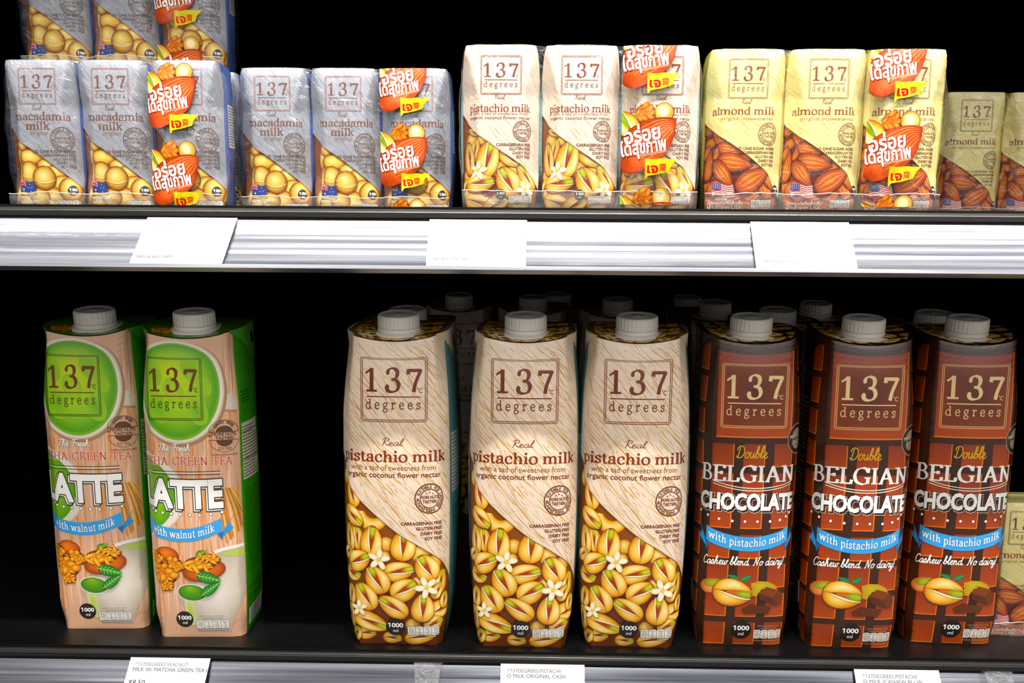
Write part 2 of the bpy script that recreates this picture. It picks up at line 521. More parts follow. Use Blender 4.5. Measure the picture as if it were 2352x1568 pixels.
SCR = {
 'R': (1.25, [[(.35, 0), (.42, 1.0), (.5, 1.95)], [(.05, 1.6), (.45, 2.05), (1.0, 2.0), (1.1, 1.5), (.5, 1.05), (.85, .5), (1.25, .05)]]),
 'e': (.8, [[(0, .3), (.45, .5), (.6, .85), (.36, 1), (.16, .6), (.28, .1), (.55, .02), (.86, .32)]]),
 'a': (1.02, [[(.78, .85), (.5, 1), (.18, .65), (.2, .15), (.45, .05), (.74, .5), (.82, .95), (.76, .3), (.9, .04), (1.1, .32)]]),
 'l': (.56, [[(0, .3), (.4, 1.2), (.46, 1.85), (.28, 1.95), (.18, 1.2), (.22, .3), (.4, .02), (.62, .3)]]),
 'D': (1.5, [[(.55, 1.75), (.45, .8), (.4, .1)], [(.1, .35), (.4, .05), (1.0, .15), (1.4, .9), (1.15, 1.75), (.6, 2.0), (.15, 1.7), (.15, 1.35)]]),
 'o': (.86, [[(.5, 1), (.18, .75), (.15, .25), (.42, .02), (.7, .3), (.72, .8), (.5, 1), (.7, .85), (.95, .8)]]),
 'u': (1.0, [[(.1, .8), (.2, 1), (.18, .3), (.4, .03), (.66, .4), (.76, 1), (.72, .3), (.85, .04), (1.05, .3)]]),
 'b': (.9, [[(0, .3), (.4, 1.2), (.46, 1.85), (.28, 1.95), (.2, 1.2), (.18, .3), (.4, .03), (.66, .3), (.66, .75), (.4, .8), (.7, .7), (.95, .75)]]),
 'T': (1.3, [[(.1, 1.7), (.4, 1.95), (1.3, 1.85), (1.55, 2.0)], [(.85, 1.85), (.75, .8), (.5, .1), (.1, .2)]]),
 'h': (1.0, [[(0, .3), (.4, 1.2), (.46, 1.85), (.28, 1.95), (.2, 1.2), (.16, 0)], [(.16, .4), (.45, .95), (.64, .8), (.62, .25), (.78, .03), (1.02, .3)]]),
 'F': (1.25, [[(.15, 1.65), (.5, 1.95), (1.4, 1.95)], [(.8, 1.9), (.7, .8), (.45, .05), (.1, .2)], [(.4, 1.0), (1.1, 1.05)]]),
 'r': (.75, [[(0, .3), (.2, 1.1), (.4, .95), (.62, .95), (.52, .3), (.62, .03), (.82, .3)]]),
 's': (.75, [[(0, .3), (.35, 1.1), (.5, .6), (.52, .15), (.3, .0), (.1, .15), (.5, .1), (.8, .35)]]),
 'C': (1.2, [[(1.1, 1.6), (.95, 1.95), (.5, 1.8), (.15, 1.0), (.3, .2), (.75, .02), (1.2, .4)]]),
 'w': (1.25, [[(.1, .8), (.18, 1), (.15, .3), (.35, .03), (.6, .5), (.64, .95), (.62, .3), (.82, .03), (1.05, .5), (1.02, .95), (1.3, .85)]]),
 'n': (1.0, [[(0, .8), (.15, 1), (.18, 0)], [(.18, .4), (.45, .95), (.64, .8), (.62, .25), (.78, .03), (1.02, .3)]]),
 'd': (1.02, [[(.76, .8), (.5, 1), (.18, .65), (.2, .15), (.45, .05), (.74, .5), (.88, 1.9), (.76, .3), (.9, .04), (1.1, .32)]]),
 '.': (.5, [[(.2, .0), (.26, .06)]]),
 'N': (1.45, [[(.1, .1), (.3, .05), (.42, 1.0), (.5, 1.9)], [(.5, 1.9), (.75, .9), (1.0, .05)], [(1.0, .05), (1.15, 1.2), (1.3, 1.9), (1.5, 1.95)]]),
 'i': (.5, [[(0, .3), (.15, 1), (.12, .3), (.28, .03), (.52, .3)], [(.2, 1.4), (.24, 1.48)]]),
 'y': (.95, [[(.1, .8), (.2, 1), (.18, .4), (.36, .1), (.66, .5), (.76, 1), (.66, -.2), (.35, -.8), (.12, -.5), (.5, -.1), (1.0, .3)]]),
 '!': (.45, [[(.3, 1.9), (.22, .5)], [(.2, .0), (.24, .06)]]),
 ' ': (.6, []),
}
def script_polys(s, w=.16, slant=.22, grow=0.0):
    P = []; x = 0.0
    for ch in s:
        adv, st = SCR[ch]
        for q in st:
            pts = cat(q, 5) if len(q) > 2 else q
            pts = [(a + x + b * slant, b) for a, b in pts]
            P += strip(pts, w + 2 * grow)
            for e in (pts[0], pts[-1]):
                P.append(ell(e[0], e[1], w / 2 + grow, w / 2 + grow, 0, 8))
        x += adv
    return P

def place(a, polys, x0, x1, y, h, col, warp=None, ref=None, unit=1.0, rot=0.0):
    """fit polys between x0 and x1 with base line y; h: height of one unit; ref: polys that set the fit"""
    xs = [p[0] for q in (ref or polys) for p in q]
    lo, hi = min(xs), max(xs)
    sx = (x1 - x0) / (hi - lo); sy = h / unit
    ca, sa = math.cos(rad(rot)), math.sin(rad(rot)); mx = (x0 + x1) / 2
    def f(p):
        x, yy = x0 + (p[0] - lo) * sx, p[1] * sy
        if rot:
            x, yy = mx + (x - mx) * ca - yy * sa, (x - mx) * sa + yy * ca
        x, yy = x, y + yy
        return warp(x, yy) if warp else (x, yy)
    a.add([[f(p) for p in q] for q in polys], hx(col) if isinstance(col, str) else col)

CAPH = 0.70
def sans_at(a, s, x0, x1, y, h, col, bold=0.0, warp=None, rot=0.0):
    place(a, sans_polys(s, bold), x0, x1, y, h, col, warp, sans_polys(s), CAPH, rot)
def sans_size(a, s, x, y, h, col, bold=0.0, align='l', squeeze=1.0, warp=None, rot=0.0):
    T, _ = sans(s)
    xs = [p[0] for q in T for p in q]
    w = (max(xs) - min(xs)) * h / CAPH * squeeze
    x0 = x if align == 'l' else x - w if align == 'r' else x - w / 2
    sans_at(a, s, x0, x0 + w, y, h, col, bold, warp, rot)
def serif_at(a, s, x0, x1, y, h, col, thick=.2, thin=.07, track=0, warp=None, grow=0):
    place(a, serif_polys(s, thick, thin, track, grow), x0, x1, y, h, col, warp, serif_polys(s, thick, thin, track))
def script_at(a, s, x0, x1, y, h, col, w=.16, warp=None, slant=.22, grow=0):
    place(a, script_polys(s, w, slant, grow), x0, x1, y, h, col, warp, script_polys(s, w, slant))

# ---------------------------------------------------------------- printed pictures and marks
def pistachio(a, cx, cy, L, W, ang, side=1, kern=('cfd42a', 'b88a26', 'b04414')):
    ca, sa = math.cos(rad(ang)), math.sin(rad(ang))
    T = lambda x, y: (cx + x * ca - y * side * sa, cy + x * sa + y * side * ca)
    h, w = L / 2, W / 2
    o = [T(x * h, y * w) for x, y in [(math.cos(t) * 1.0, math.sin(t) * (1 - .18 * math.cos(t))) for t in np.linspace(0, 2 * math.pi, 23)[:-1]]]
    g = [(cx + (p[0] - cx) * 1.04, cy + (p[1] - cy) * 1.06 - .02) for p in o]
    a.poly(g, '6b3308')
    a.blob(o, T(-.25 * h, -.4 * w), [(0, 'fbdc8e'), (.45, 'f4c564'), (.8, 'e29d34'), (1, 'b26a1a')])
    n = 9
    up = [(-.62 + 1.55 * i / (n - 1), .10 + .22 * math.sin(math.pi * min(1, i / (n - 1) * .62))) for i in range(n)]
    lo = [(-.62 + 1.55 * i / (n - 1), .02 - .30 * math.sin(math.pi * min(1, i / (n - 1) * .62))) for i in range(n)]
    a.poly([T(x * h, (y + .03) * w) for x, y in up] + [T(x * h, (y - .06) * w) for x, y in reversed(lo)], '6b2e0c')
    P, K = [], []
    cols = [hx('7c3412'), hx(kern[2]), hx(kern[2]), hx(kern[1]), hx(kern[0]), hx(kern[0])]
    for i in range(n - 1):
        q = []; k = []
        for j, (pu, pl) in ((i, (up[i], lo[i])), (i + 1, (up[i + 1], lo[i + 1]))):
            q.append((pu, pl)); k.append(cols[min(5, int(j / (n - 1) * 5.4))])
        f = lambda pr, t: T((pr[0][0]) * .97 * h, (pr[0][1] * (1 - t) + pr[1][1] * t) * .9 * w)
        dk = [tuple(v * .55 for v in c[:3]) + (1,) for c in k]
        P.append([f(q[0], 0), f(q[1], 0), f(q[1], .45), f(q[0], .45)]); K.append([dk[0], dk[1], k[1], k[0]])
        P.append([f(q[0], .45), f(q[1], .45), f(q[1], 1), f(q[0], 1)]); K.append([k[0], k[1], dk[1], dk[0]])
    a.add(P, K)
    lobe = [T(-.98 * h, .05 * w)] + [T(x * h, y * w * 1.02) for x, y in [(math.cos(t), math.sin(t) * (1 - .18 * math.cos(t))) for t in np.linspace(math.pi * .93, .22, 11)]] + [T(x * h, (y - .05) * w) for x, y in reversed(up)]
    a.blob(lobe, T(.0 * h, .66 * w), [(0, 'fff0bc'), (.5, 'fbd985'), (.85, 'eeb24c'), (1, 'c98428')])
    a.line([T((x + .02) * h, (y - .03) * w) for x, y in lo], [.03 * W, .05 * W, .06 * W, .07 * W, .07 * W, .06 * W, .05 * W, .04 * W, .03 * W], 'fdf0cc')

def almond(a, cx, cy, L, W, ang, hi='e28e3c'):
    ca, sa = math.cos(rad(ang)), math.sin(rad(ang))
    T = lambda x, y: (cx + x * ca - y * sa, cy + x * sa + y * ca)
    h, w = L / 2, W / 2
    sh = lambda t: (math.cos(t) + (.10 if abs(math.sin(t)) < .01 and math.cos(t) > 0 else 0), math.sin(t) * (1 - .30 * math.cos(t)) * (.92))
    o = [T(x * h, y * w) for x, y in map(sh, np.linspace(0, 2 * math.pi, 21)[:-1])]
    a.poly([(cx + (p[0] - cx) * 1.06, cy + (p[1] - cy) * 1.08 - .015) for p in o], '4a1a06')
    a.blob(o, T(-.1 * h, .25 * w), [(0, hi), (.5, 'd06c1e'), (.85, 'b04a0e'), (1, '7a2c04')])
    A, B = [], []
    for k in range(-3, 4):
        ln = [T((-.85 + 1.6 * i / 6) * h, k * .23 * w * math.sin(math.pi * (.12 + .8 * i / 6)) * 1.1) for i in range(7)]
        (A if k % 2 else B).extend(strip(ln, W * .035, True))
    a.add(A, hx('a84a12')); a.add(B, hx('f2ac58'))

def macadamia(a, cx, cy, r, ry=None, seam=True, hi='eccf7a', lo='a86f26'):
    ry = ry or r
    o = ell(cx, cy, r, ry, 0, 24)
    a.poly(ell(cx, cy - .01, r * 1.05, ry * 1.05, 0, 20), '7a4410')
    a.blob(o, (cx - .15 * r, cy + .3 * ry), [(0, 'f8e8ac'), (.35, hi), (.70, 'd8ab4e'), (.90, lo), (1, '75440f')])
    if seam:
        pts = [(cx - r * .97 + 1.94 * r * i / 8, cy - ry * (.12 + .30 * math.sin(math.pi * i / 8))) for i in range(9)]
        a.line(pts, .07 * r, 'fff3c4', True)
        a.line([(x, y - .07 * r) for x, y in pts], .05 * r, 'c9963c', True)

def cashew(a, cx, cy, r, a0, a1, w):
    A = [rad(a0 + (a1 - a0) * i / 12) for i in range(13)]
    st = [(-1, 'b9771f'), (-.7, 'e9b44a'), (-.1, 'fbdc92'), (.45, 'f2c35e'), (.8, 'd9952e'), (1, 'a8651a')]
    P, K = [], []
    for i in range(12):
        for j in range(5):
            q = []; k = []
            for ii, jj in ((i, j), (i + 1, j), (i + 1, j + 1), (i, j + 1)):
                ww = w * (.35 + .65 * math.sin(math.pi * (ii + .4) / 12.8) ** .5)
                rr = r + st[jj][0] * ww
                q.append((cx + rr * math.cos(A[ii]), cy + rr * math.sin(A[ii]))); k.append(hx(st[jj][1]))
            P.append(q); K.append(k)
    a.add(P, K)

def flower(a, cx, cy, r, rot=0, n=5):
    for i in range(n):
        t = rot + 360 / n * i
        c = (cx + .55 * r * math.cos(rad(t)), cy + .55 * r * math.sin(rad(t)))
        o = ell(c[0], c[1], .5 * r, .27 * r, t, 14)
        a.poly([(p[0] + .015, p[1] - .02) for p in o], 'a9772f')
        a.blob(o, c, [(0, 'fffdf0'), (.6, 'fdf3d6'), (1, 'ecd9a8')])
    a.blob(ell(cx, cy, .17 * r, .17 * r, 0, 10), (cx, cy), [(0, 'ffe96a'), (1, 'e5b93c')])

def walnut(a, cx, cy, rx, ry, ang, seed=1, cols=('f6c25a', 'e89a32', 'b0601a', '5e2a0a')):
    rn = random.Random(seed)
    a.blob(ell(cx, cy, rx, ry, ang, 20), (cx, cy), [(0, cols[2]), (1, cols[3])])
    ca, sa = math.cos(rad(ang)), math.sin(rad(ang))
    for k in range(13):
        t = k * 2.4; q = (.84 * math.sqrt((k + .5) / 13))
        x, y = rx * q * math.cos(t), ry * q * math.sin(t)
        c = (cx + x * ca - y * sa, cy + x * sa + y * ca)
        s_ = rn.uniform(.24, .38)
        o = ell(c[0], c[1], rx * s_ * 1.5, ry * s_ * .85, ang + rn.uniform(-70, 70), 12)
        a.blob(o, (c[0] - rx * .04, c[1] + ry * .08), [(0, cols[0]), (.55, cols[1]), (1, cols[2])])

def leaf(a, x0, y0, x1, y1, w, c0='2f9a3a', c1='1d6a2a', vein='bfe08a'):
    dx, dy = x1 - x0, y1 - y0
    n = 9
    ctr = [(x0 + dx * i / (n - 1), y0 + dy * i / (n - 1)) for i in range(n)]
    l = math.hypot(dx, dy); nx, ny = -dy / l, dx / l
    W = [w * math.sin(math.pi * (i / (n - 1)) ** .8) for i in range(n)]
    up = [(p[0] + nx * W[i], p[1] + ny * W[i]) for i, p in enumerate(ctr)]
    lo = [(p[0] - nx * W[i], p[1] - ny * W[i]) for i, p in enumerate(ctr)]
    P = [[ctr[i], ctr[i + 1], up[i + 1], up[i]] for i in range(n - 1)] + [[lo[i], lo[i + 1], ctr[i + 1], ctr[i]] for i in range(n - 1)]
    A, B = hx(c0), hx(c1)
    a.add(P, [[A, A, B, B]] * (n - 1) + [[B, B, A, A]] * (n - 1))
    V = strip(ctr, w * .08)
    for i in range(1, n - 1):
        for q in (up, lo):
            j = min(i + 1, n - 1)
            V += strip([ctr[i], ((ctr[i][0] + q[j][0] * 2) / 3, (ctr[i][1] + q[j][1] * 2) / 3)], w * .05)
    a.add(V, hx(vein))

def logo(a, x0, x1, y0, y1, line, num, word, lw=.05):
    w, h = x1 - x0, y1 - y0
    def rr(d, r):
        pts = []
        for cx, cy, t0 in ((x1 - d - r, y1 - d - r, 0), (x0 + d + r, y1 - d - r, 90), (x0 + d + r, y0 + d + r, 180), (x1 - d - r, y0 + d + r, 270)):
            pts += [(cx + r * math.cos(rad(t0 + k * 30)), cy + r * math.sin(rad(t0 + k * 30))) for k in range(4)]
        return pts + pts[:1]
    c = hx(line)
    a.add(strip(rr(0, .035 * w), lw) + strip(rr(.026 * w, .02 * w), lw), c)
    f = lambda fx, fy: (x0 + fx * w, y1 - fy * h)
    serif_at(a, '137', f(.065, 0)[0], f(.93, 0)[0], f(0, .55)[1], .36 * h, num, .19, .07, .24)
    a.rect(f(.09, 0)[0], f(.90, 0)[0], f(0, .632)[1], f(0, .622)[1] + lw * .5, num)
    serif_at(a, 'degrees', f(.075, 0)[0], f(.9, 0)[0], f(0, .81)[1], .10 * h, word, .19, .13, .52)
    sans_at(a, 'C', f(.875, 0)[0], f(.925, 0)[0], f(0, .56)[1], .065 * h, word, .02)
    a.ring(f(.86, 0)[0], f(0, .5)[1], .008 * w, .007 * w, word, None, 8)

def arc_text(a, s, cx, cy, r, t0, t1, h, col, bold=.02, ry=1.0):
    """letters round a circle, from angle t0 to t1"""
    n = len(s); P = []
    for i, ch in enumerate(s):
        if ch == ' ': continue
        T = sans_polys(ch, bold)
        xs = [p[0] for q in T for p in q]; mid = (min(xs) + max(xs)) / 2
        t = t0 + (t1 - t0) * (i + .5) / n
        up = rad(t); k = h / CAPH
        rot = rad(t - 90)
        for q in T:
            P.append([(cx + r * math.cos(up) + ((p[0] - mid) * math.cos(rot) - p[1] * math.sin(rot)) * k, cy + (r * math.sin(up) + ((p[0] - mid) * math.sin(rot) + p[1] * math.cos(rot)) * k) * ry) for p in q])
    a.add(P, hx(col))

def star(a, cx, cy, r, col):
    pts = [(cx + (r if i % 2 == 0 else r * .42) * math.sin(i * math.pi / 5), cy + (r if i % 2 == 0 else r * .42) * math.cos(i * math.pi / 5)) for i in range(10)]
    a.poly(pts, col)

def seal(a, cx, cy, r, col, bg=None):
    if bg: a.poly(ell(cx, cy, r, r, 0, 32), bg)
    w = r * .05
    a.add(strip([*ell(cx, cy, r, r, 0, 36), ell(cx, cy, r, r, 0, 36)[0]], w * 1.7) + strip([*ell(cx, cy, r * .64, r * .64, 0, 30), ell(cx, cy, r * .64, r * .64, 0, 30)[0]], w * 1.3), hx(col))
    arc_text(a, 'SUITABLE FOR LACTOSE INTOLERANCE ', cx, cy, r * .72, 165, -190, r * .20, col, .02)
    star(a, cx - r * .82, cy, r * .1, col)
    for dx, dy in ((-.2, .34), (0, .42), (.2, .34)):
        star(a, cx + r * dx, cy + r * dy, r * .07, col)
    sans_at(a, 'MORE NUTS,', cx - r * .62, cx + r * .62, cy + r * .0, r * .2, col, .03)
    sans_at(a, 'TASTIER!', cx - r * .5, cx + r * .5, cy - r * .3, r * .2, col, .03)

def volume(a, cx, cy, r, num, unit, bg='1c1815'):
    if bg: a.poly(ell(cx, cy, r, r, 0, 28), bg)
    sans_at(a, num, cx - r * .77, cx + r * .77, cy - r * .05, r * .48, 'ffffff', .03)
    sans_at(a, unit, cx - r * .26, cx + r * .26, cy - r * .62, r * .36, 'f2f0ea', .01)

def facts(a, x0, x1, y0, y1, ink='3a3028', pill='f1ede4', text='4a4038', head='4a3a2a', small=False):
    h = y1 - y0; w = (x1 - x0) / 4
    vals = (('พลังงาน', '225', '*11%'), ('น้ำตาล', '5', '*8%'), ('ไขมัน', '15', '*22%'), ('โซเดียม', '75', '*4%'))
    P = []; E = []
    for i in range(4):
        x = x0 + i * w
        o = [(x + w * (.5 + .5 * sx * min(1, abs(sx))), 0) for sx in (0,)]
        q = [(x + w * .0, y0 + h * .14), (x + w * .14, y0), (x + w * .86, y0), (x + w, y0 + h * .14), (x + w, y1 - h * .14), (x + w * .86, y1), (x + w * .14, y1), (x, y1 - h * .14)]
        P.append(q); E += strip(q + q[:1], h * .04)
    a.add(P, hx(pill)); a.add(E, hx(ink))
    for i, (t, n, p) in enumerate(vals):
        c = x0 + (i + .5) * w
        sans_at(a, t, c - w * .32, c + w * .32, y0 + h * .72, h * .17, text)
        sans_size(a, n, c, y0 + h * .40, h * .25, text, .0, 'c')
        a.rect(c - w * .42, c + w * .42, y0 + h * .33, y0 + h * .35, text)
        sans_at(a, p, c - w * .28, c + w * .28, y0 + h * .08, h * .2, text)
    sans_at(a, 'คุณค่าทางโภชนาการต่อ 1 กล่อง', x0 + w * .5, x1 - w * .5, y1 + h * .34, h * .12, head)
    sans_at(a, 'ควรแบ่งกิน 5 ครั้ง', x0 + w * .8, x1 - w * .8, y1 + h * .1, h * .12, head)
    sans_at(a, '*คิดเป็นร้อยละของปริมาณสูงสุดที่บริโภคได้ต่อวัน', x0 + w * .1, x1 - w * .05, y0 - h * .28, h * .12, head)

def grain(a, u0, u1, v0, v1, n, cols, seed, ang=-50, lo=.3, hi=1.4, w=.03, inside=None, alpha=1.0):
    rn = random.Random(seed)
    G = [[] for _ in cols]
    occ = np.zeros((int((u1 - u0) / .03) + 3, int((v1 - v0) / .03) + 3), bool)
    for _ in range(n):
        x, y = rn.uniform(u0, u1), rn.uniform(v0, v1)
        L = rn.uniform(lo, hi) * (2.2 if rn.random() < .12 else 1)
        t = rad(ang + rn.gauss(0, 3)); b = rn.gauss(0, .05)
        pts = [(x + L * s * math.cos(t) - b * math.sin(3 * s), y + L * s * math.sin(t) + b * math.sin(5 * s)) for s in (0, .25, .5, .75, 1)]
        if any(not (u0 <= p[0] <= u1 and v0 <= p[1] <= v1) or (inside and not inside(*p)) for p in pts): continue
        cells = []
        for p, q in zip(pts, pts[1:]):                      # strokes keep clear of each other
            for k in range(10):
                cells.append((int((p[0] + (q[0] - p[0]) * k / 10 - u0) / .03) + 1, int((p[1] + (q[1] - p[1]) * k / 10 - v0) / .03) + 1))
        if any(occ[i, j] for i, j in cells): continue
        for i, j in cells: occ[i - 1:i + 2, j - 1:j + 2] = True
        G[rn.randrange(len(cols))] += strip(pts, w * rn.uniform(.5, 1.5), True)
    P = [q for g in G for q in g]
    a.add(P, [[hx(c, alpha)] * 4 for g, c in zip(G, cols) for _ in g])

def below(pts, u):
    """height of the polyline at u"""
    for (x0, y0), (x1, y1) in zip(pts, pts[1:]):
        if x0 <= u <= x1:
            return y0 + (y1 - y0) * (u - x0) / (x1 - x0)
    return pts[0][1] if u < pts[0][0] else pts[-1][1]

def region_under(a, edge, vb, top, bot):
    """fills from the bottom up to the polyline, as quads"""
    A, B = hx(top), hx(bot)
    a.add([[(x0, vb), (x1, vb), (x1, y1), (x0, y0)] for (x0, y0), (x1, y1) in zip(edge, edge[1:])], [[B, B, A, A]] * (len(edge) - 1))

def clip_above(a, edge, vtop, n0, c):
    """board colour laid back over everything above the polyline, keeping the picture below it"""
    c = hx(c) if isinstance(c, str) else c
    a.add([[(x0, y0), (x1, y1), (x1, vtop), (x0, vtop)] for (x0, y0), (x1, y1) in zip(edge, edge[1:])], c)

def small_print(a, x0, x1, y0, y1, rows, col, seed=3):
    """a block of lines of fine print, word by word"""
    rn = random.Random(seed); P = []
    dy = (y1 - y0) / rows
    for i in range(rows):
        x = x0; y = y1 - dy * (i + .7)
        end = x1 - (rn.random() * .4 * (x1 - x0) if rn.random() < .3 else 0)
        while x < end:
            l = min(rn.uniform(.08, .3), end - x)
            P.append([(x, y), (x + l, y), (x + l, y + dy * .38), (x, y + dy * .38)])
            x += l + .06
    a.add(P, hx(col))

# card positions of the chocolate and promo artwork, in grid units of their layout sheets
def CC(x, y):
    return (-12.450 + 0.008988 * x + 0.000569 * y, 12.342 + 0.000122 * x + -0.009467 * y)
def KX(x, y):
    return (-13.582 + 0.009573 * x + -0.000101 * y, 11.197 + 0.000047 * x + -0.009258 * y)
def MM(x, y):
    return (-10.699 + 0.009161 * x + -0.000579 * y, 23.373 + 0.000091 * x + -0.009244 * y)
def NN(x, y):
    return (-11.722 + 0.009242 * x + -0.000609 * y, 11.845 + 0.000125 * x + -0.009633 * y)

# ---------------------------------------------------------------- the carton designs (front centre u = 0, base v = 0)
def art_pistachio_litre():
    a = Art(-8.6, 8.6, 0, 21.4)
    wood = 'e8d5c0'
    edge = cat([(-8.6, 16), (-6, 15.0), (-3.82, 12.93), (-3.58, 11.85), (-3.12, 11.22), (-2.39, 10.32), (-0.94, 9.06), (0.53, 7.88), (1.80, 7.07), (3.47, 5.74), (4.4, 3.6), (5.2, 2.2), (8.6, 1.0)], 4)
    region_under(a, [e for e in edge if -4.3 < e[0] < 4.3], 0, '8a4a14', '6a3410')
    for x, y, r in ((-0.53, 7.31, 0.54), (-0.64, 6.48, 0.37), (1.73, 6.60, 0.66), (-3.23, 8.11, 0.53), (-2.29, 5.99, 0.44), (1.53, 4.64, 0.44), (-1.82, 8.77, 0.35), (1.10, 1.50, 0.53), (-0.45, 1.48, 0.35), (2.74, 6.06, 0.53)):
        macadamia(a, x, y, r, None, False, 'f3c268', 'b5701f')
    for x, y, L, W, an, sd in ((-3.40, 11.85, 1.49, 0.97, 75, 1), (-2.93, 10.68, 2.06, 1.18, 102, -1), (-3.08, 5.13, 1.49, 1.14, -20, -1), (-2.55, 7.66, 1.76, 0.88, 95, 1), (-3.31, 7.55, 2.11, 1.05, 95, -1), (-3.47, 6.53, 1.14, 0.88, 40, 1), (-3.31, 3.53, 1.58, 1.10, 80, -1), (-3.37, 2.01, 1.93, 0.97, 95, -1), (3.16, 4.57, 1.84, 0.97, 75, 1), (2.82, 4.00, 1.32, 0.79, 60, -1), (3.05, 2.68, 1.58, 1.32, 20, -1), (2.55, 1.62, 1.49, 1.14, 30, 1), (1.58, 0.65, 2.19, 1.05, 12, 1), (-0.33, 0.52, 1.32, 0.88, -5, 1), (-2.07, 0.83, 1.32, 0.97, 5, 1), (-2.89, 0.77, 1.14, 0.97, 60, -1), (3.39, 3.25, 1.23, 0.79, 80, 1)):
        pistachio(a, x, y, L, W, an, sd)
    c_ = (-1.44, 9.42, 0.83)
    cashew(a, c_[0], c_[1], c_[2], 175, 345, 0.46)
    for x, y, L, W, an, sd in ((-2.88, 9.11, 1.89, 1.18, -38, 1), (-1.56, 7.44, 2.19, 1.54, 82, -1), (0.59, 7.24, 2.19, 1.67, 83, -1), (-2.51, 6.08, 1.80, 1.45, 28, 1), (0.25, 5.42, 2.15, 1.36, 12, 1), (2.13, 5.63, 1.97, 1.62, 118, -1), (-1.22, 4.79, 2.11, 1.62, 118, -1), (-2.04, 3.55, 2.11, 1.49, 118, -1), (0.60, 4.15, 1.97, 1.54, 32, 1), (-0.17, 2.91, 2.28, 1.36, 145, -1), (1.80, 2.80, 2.06, 1.54, 85, -1), (-1.73, 1.75, 2.50, 1.32, -20, -1)):
        pistachio(a, x, y, L, W, an, sd)
    for x, y, r, ro in ((-1.05, 6.24, 0.75, 10), (2.09, 4.27, 0.77, 40), (-2.52, 2.69, 0.58, 20)):
        flower(a, x, y, r, ro)
    # wooden board above the slanting edge
    clip_above(a, [e for e in edge if -4.3 < e[0] < 4.3], 21.4, 0, wood)
    ins = lambda u, v: v > below(edge, u) + .05 and abs(u) < 4.2
    grain(a, -4.2, 4.2, 1, 21.3, 300, ('c28a34', 'd09f54'), 6, -48, 1.3, 3.0, .05, ins)
    grain(a, -4.2, 4.2, 1, 21.3, 2200, ('cfa05a', 'd8b483', 'c08a40'), 5, -50, .3, 1.1, .036, ins)
    a.line([e for e in edge if -4.2 < e[0] < 4.2], .05, 'a87a48')
    for sg in (-1, 1):                                      # teal side panels with fine print
        a.rect(min(sg * 4.2, sg * 8.6), max(sg * 4.2, sg * 8.6), 0, 21.4, '5f8f90')
        a.rect(4.6 if sg > 0 else -8.2, 8.2 if sg > 0 else -4.6, 10.5, 14.5, 'd9dcd2')
        for k, (q0, q1) in enumerate(((10.6, 14.4), (4.0, 9.6), (1.2, 3.2))):
            small_print(a, 4.7 if sg > 0 else -8.0, 8.0 if sg > 0 else -4.7, q0, q1, int((q1 - q0) * 4), '2c4546', 4 + k)
    logo(a, -2.10, 2.23, 15.48, 19.75, '7a3420', '6a2712', '6a2c1c')
    script_at(a, 'Real', -0.69, 0.76, 13.93, 0.24, '6e2a18', .13)
    w_ = serif_at(a, 'pistachio milk', -3.61-.04, 3.54+.05, 12.87, 0.49, '7a2f18', .27, .10, .0)
    sans_at(a, 'with a tad of sweetness from', -2.91, 2.82, 12.31, 0.35, '84503a')
    sans_at(a, 'organic coconut flower nectar', -3.28, 3.17, 11.83, 0.35, '6e2f1e', .014)
    s_ = (2.40, 10.40, 0.98)
    seal(a, s_[0], s_[1], s_[2], '6a3324')
    for i, t in enumerate(('CARRAGEENAN FREE', 'GLUTEN FREE', 'DAIRY FREE', 'SOY FREE')):
        sans_size(a, t, 3.25, (12.6028 + -0.009364 * (424 + 37.5 * i)), 0.21, '6a2f20', .034, 'r', .97, lambda x, y: (x, y))
    v_ = (-0.06, 1.44, 0.65)
    volume(a, v_[0], v_[1], v_[2], '1000', 'ml')
    facts(a, 0.73, 2.90, 0.77, 1.46)
    return a, 'e8d5c0'

def art_top_nuts(seed, dark=False):
    a = Art(-3.2, 3.2, -3.4, 3.4)
    a.rect(-2.95, 2.95, -3.05, 3.0, '3a2010' if dark else '7a4514')
    rn = random.Random(seed)
    for k in range(26):
        x, y = -2.6 + (k % 6) * 1.04 + rn.uniform(-.2, .2), -2.6 + (k // 6) * 1.2 + rn.uniform(-.2, .2)
        pistachio(a, x, y, 1.35, .85, rn.uniform(0, 180), rn.choice((-1, 1)))
    flower(a, -1.9, -2.4, .6, 20)
    return a

def ribbon(a, x0, x1, ymid, drop, h, tail, left=True, right=True):
    n = 14
    f = lambda t: ymid - drop * (1 - (2 * t - 1) ** 2)
    top = [(x0 + (x1 - x0) * i / n, f(i / n) + h / 2) for i in range(n + 1)]
    bot = [(p[0], p[1] - h) for p in top]
    for sd, on in ((-1, left), (1, right)):
        if not on: continue
        e = x0 if sd < 0 else x1
        b = ymid
        a.poly([(e - sd * tail * .3, b - h * .75 - drop * .3), (e + sd * tail * .35, b - h * .15), (e + sd * tail, b + h * .62 + .02), (e + sd * tail * .62, b + h * .05), (e + sd * tail * .95, b - h * .35), (e + sd * tail * .1, b - h * .9)], '3f93d6')
        a.poly([(e - sd * tail * .45, b - h * .5 - drop * .3), (e + sd * tail * .1, b - h * .55), (e - sd * .05, b - h * 1.25)], '2f6fb0')
    a.add([[bot[i], bot[i + 1], top[i + 1], top[i]] for i in range(n)], hx('4ba3e3'))
    return lambda x, y: (x, y - drop * (1 - (2 * (x - x0) / (x1 - x0) - 1) ** 2))

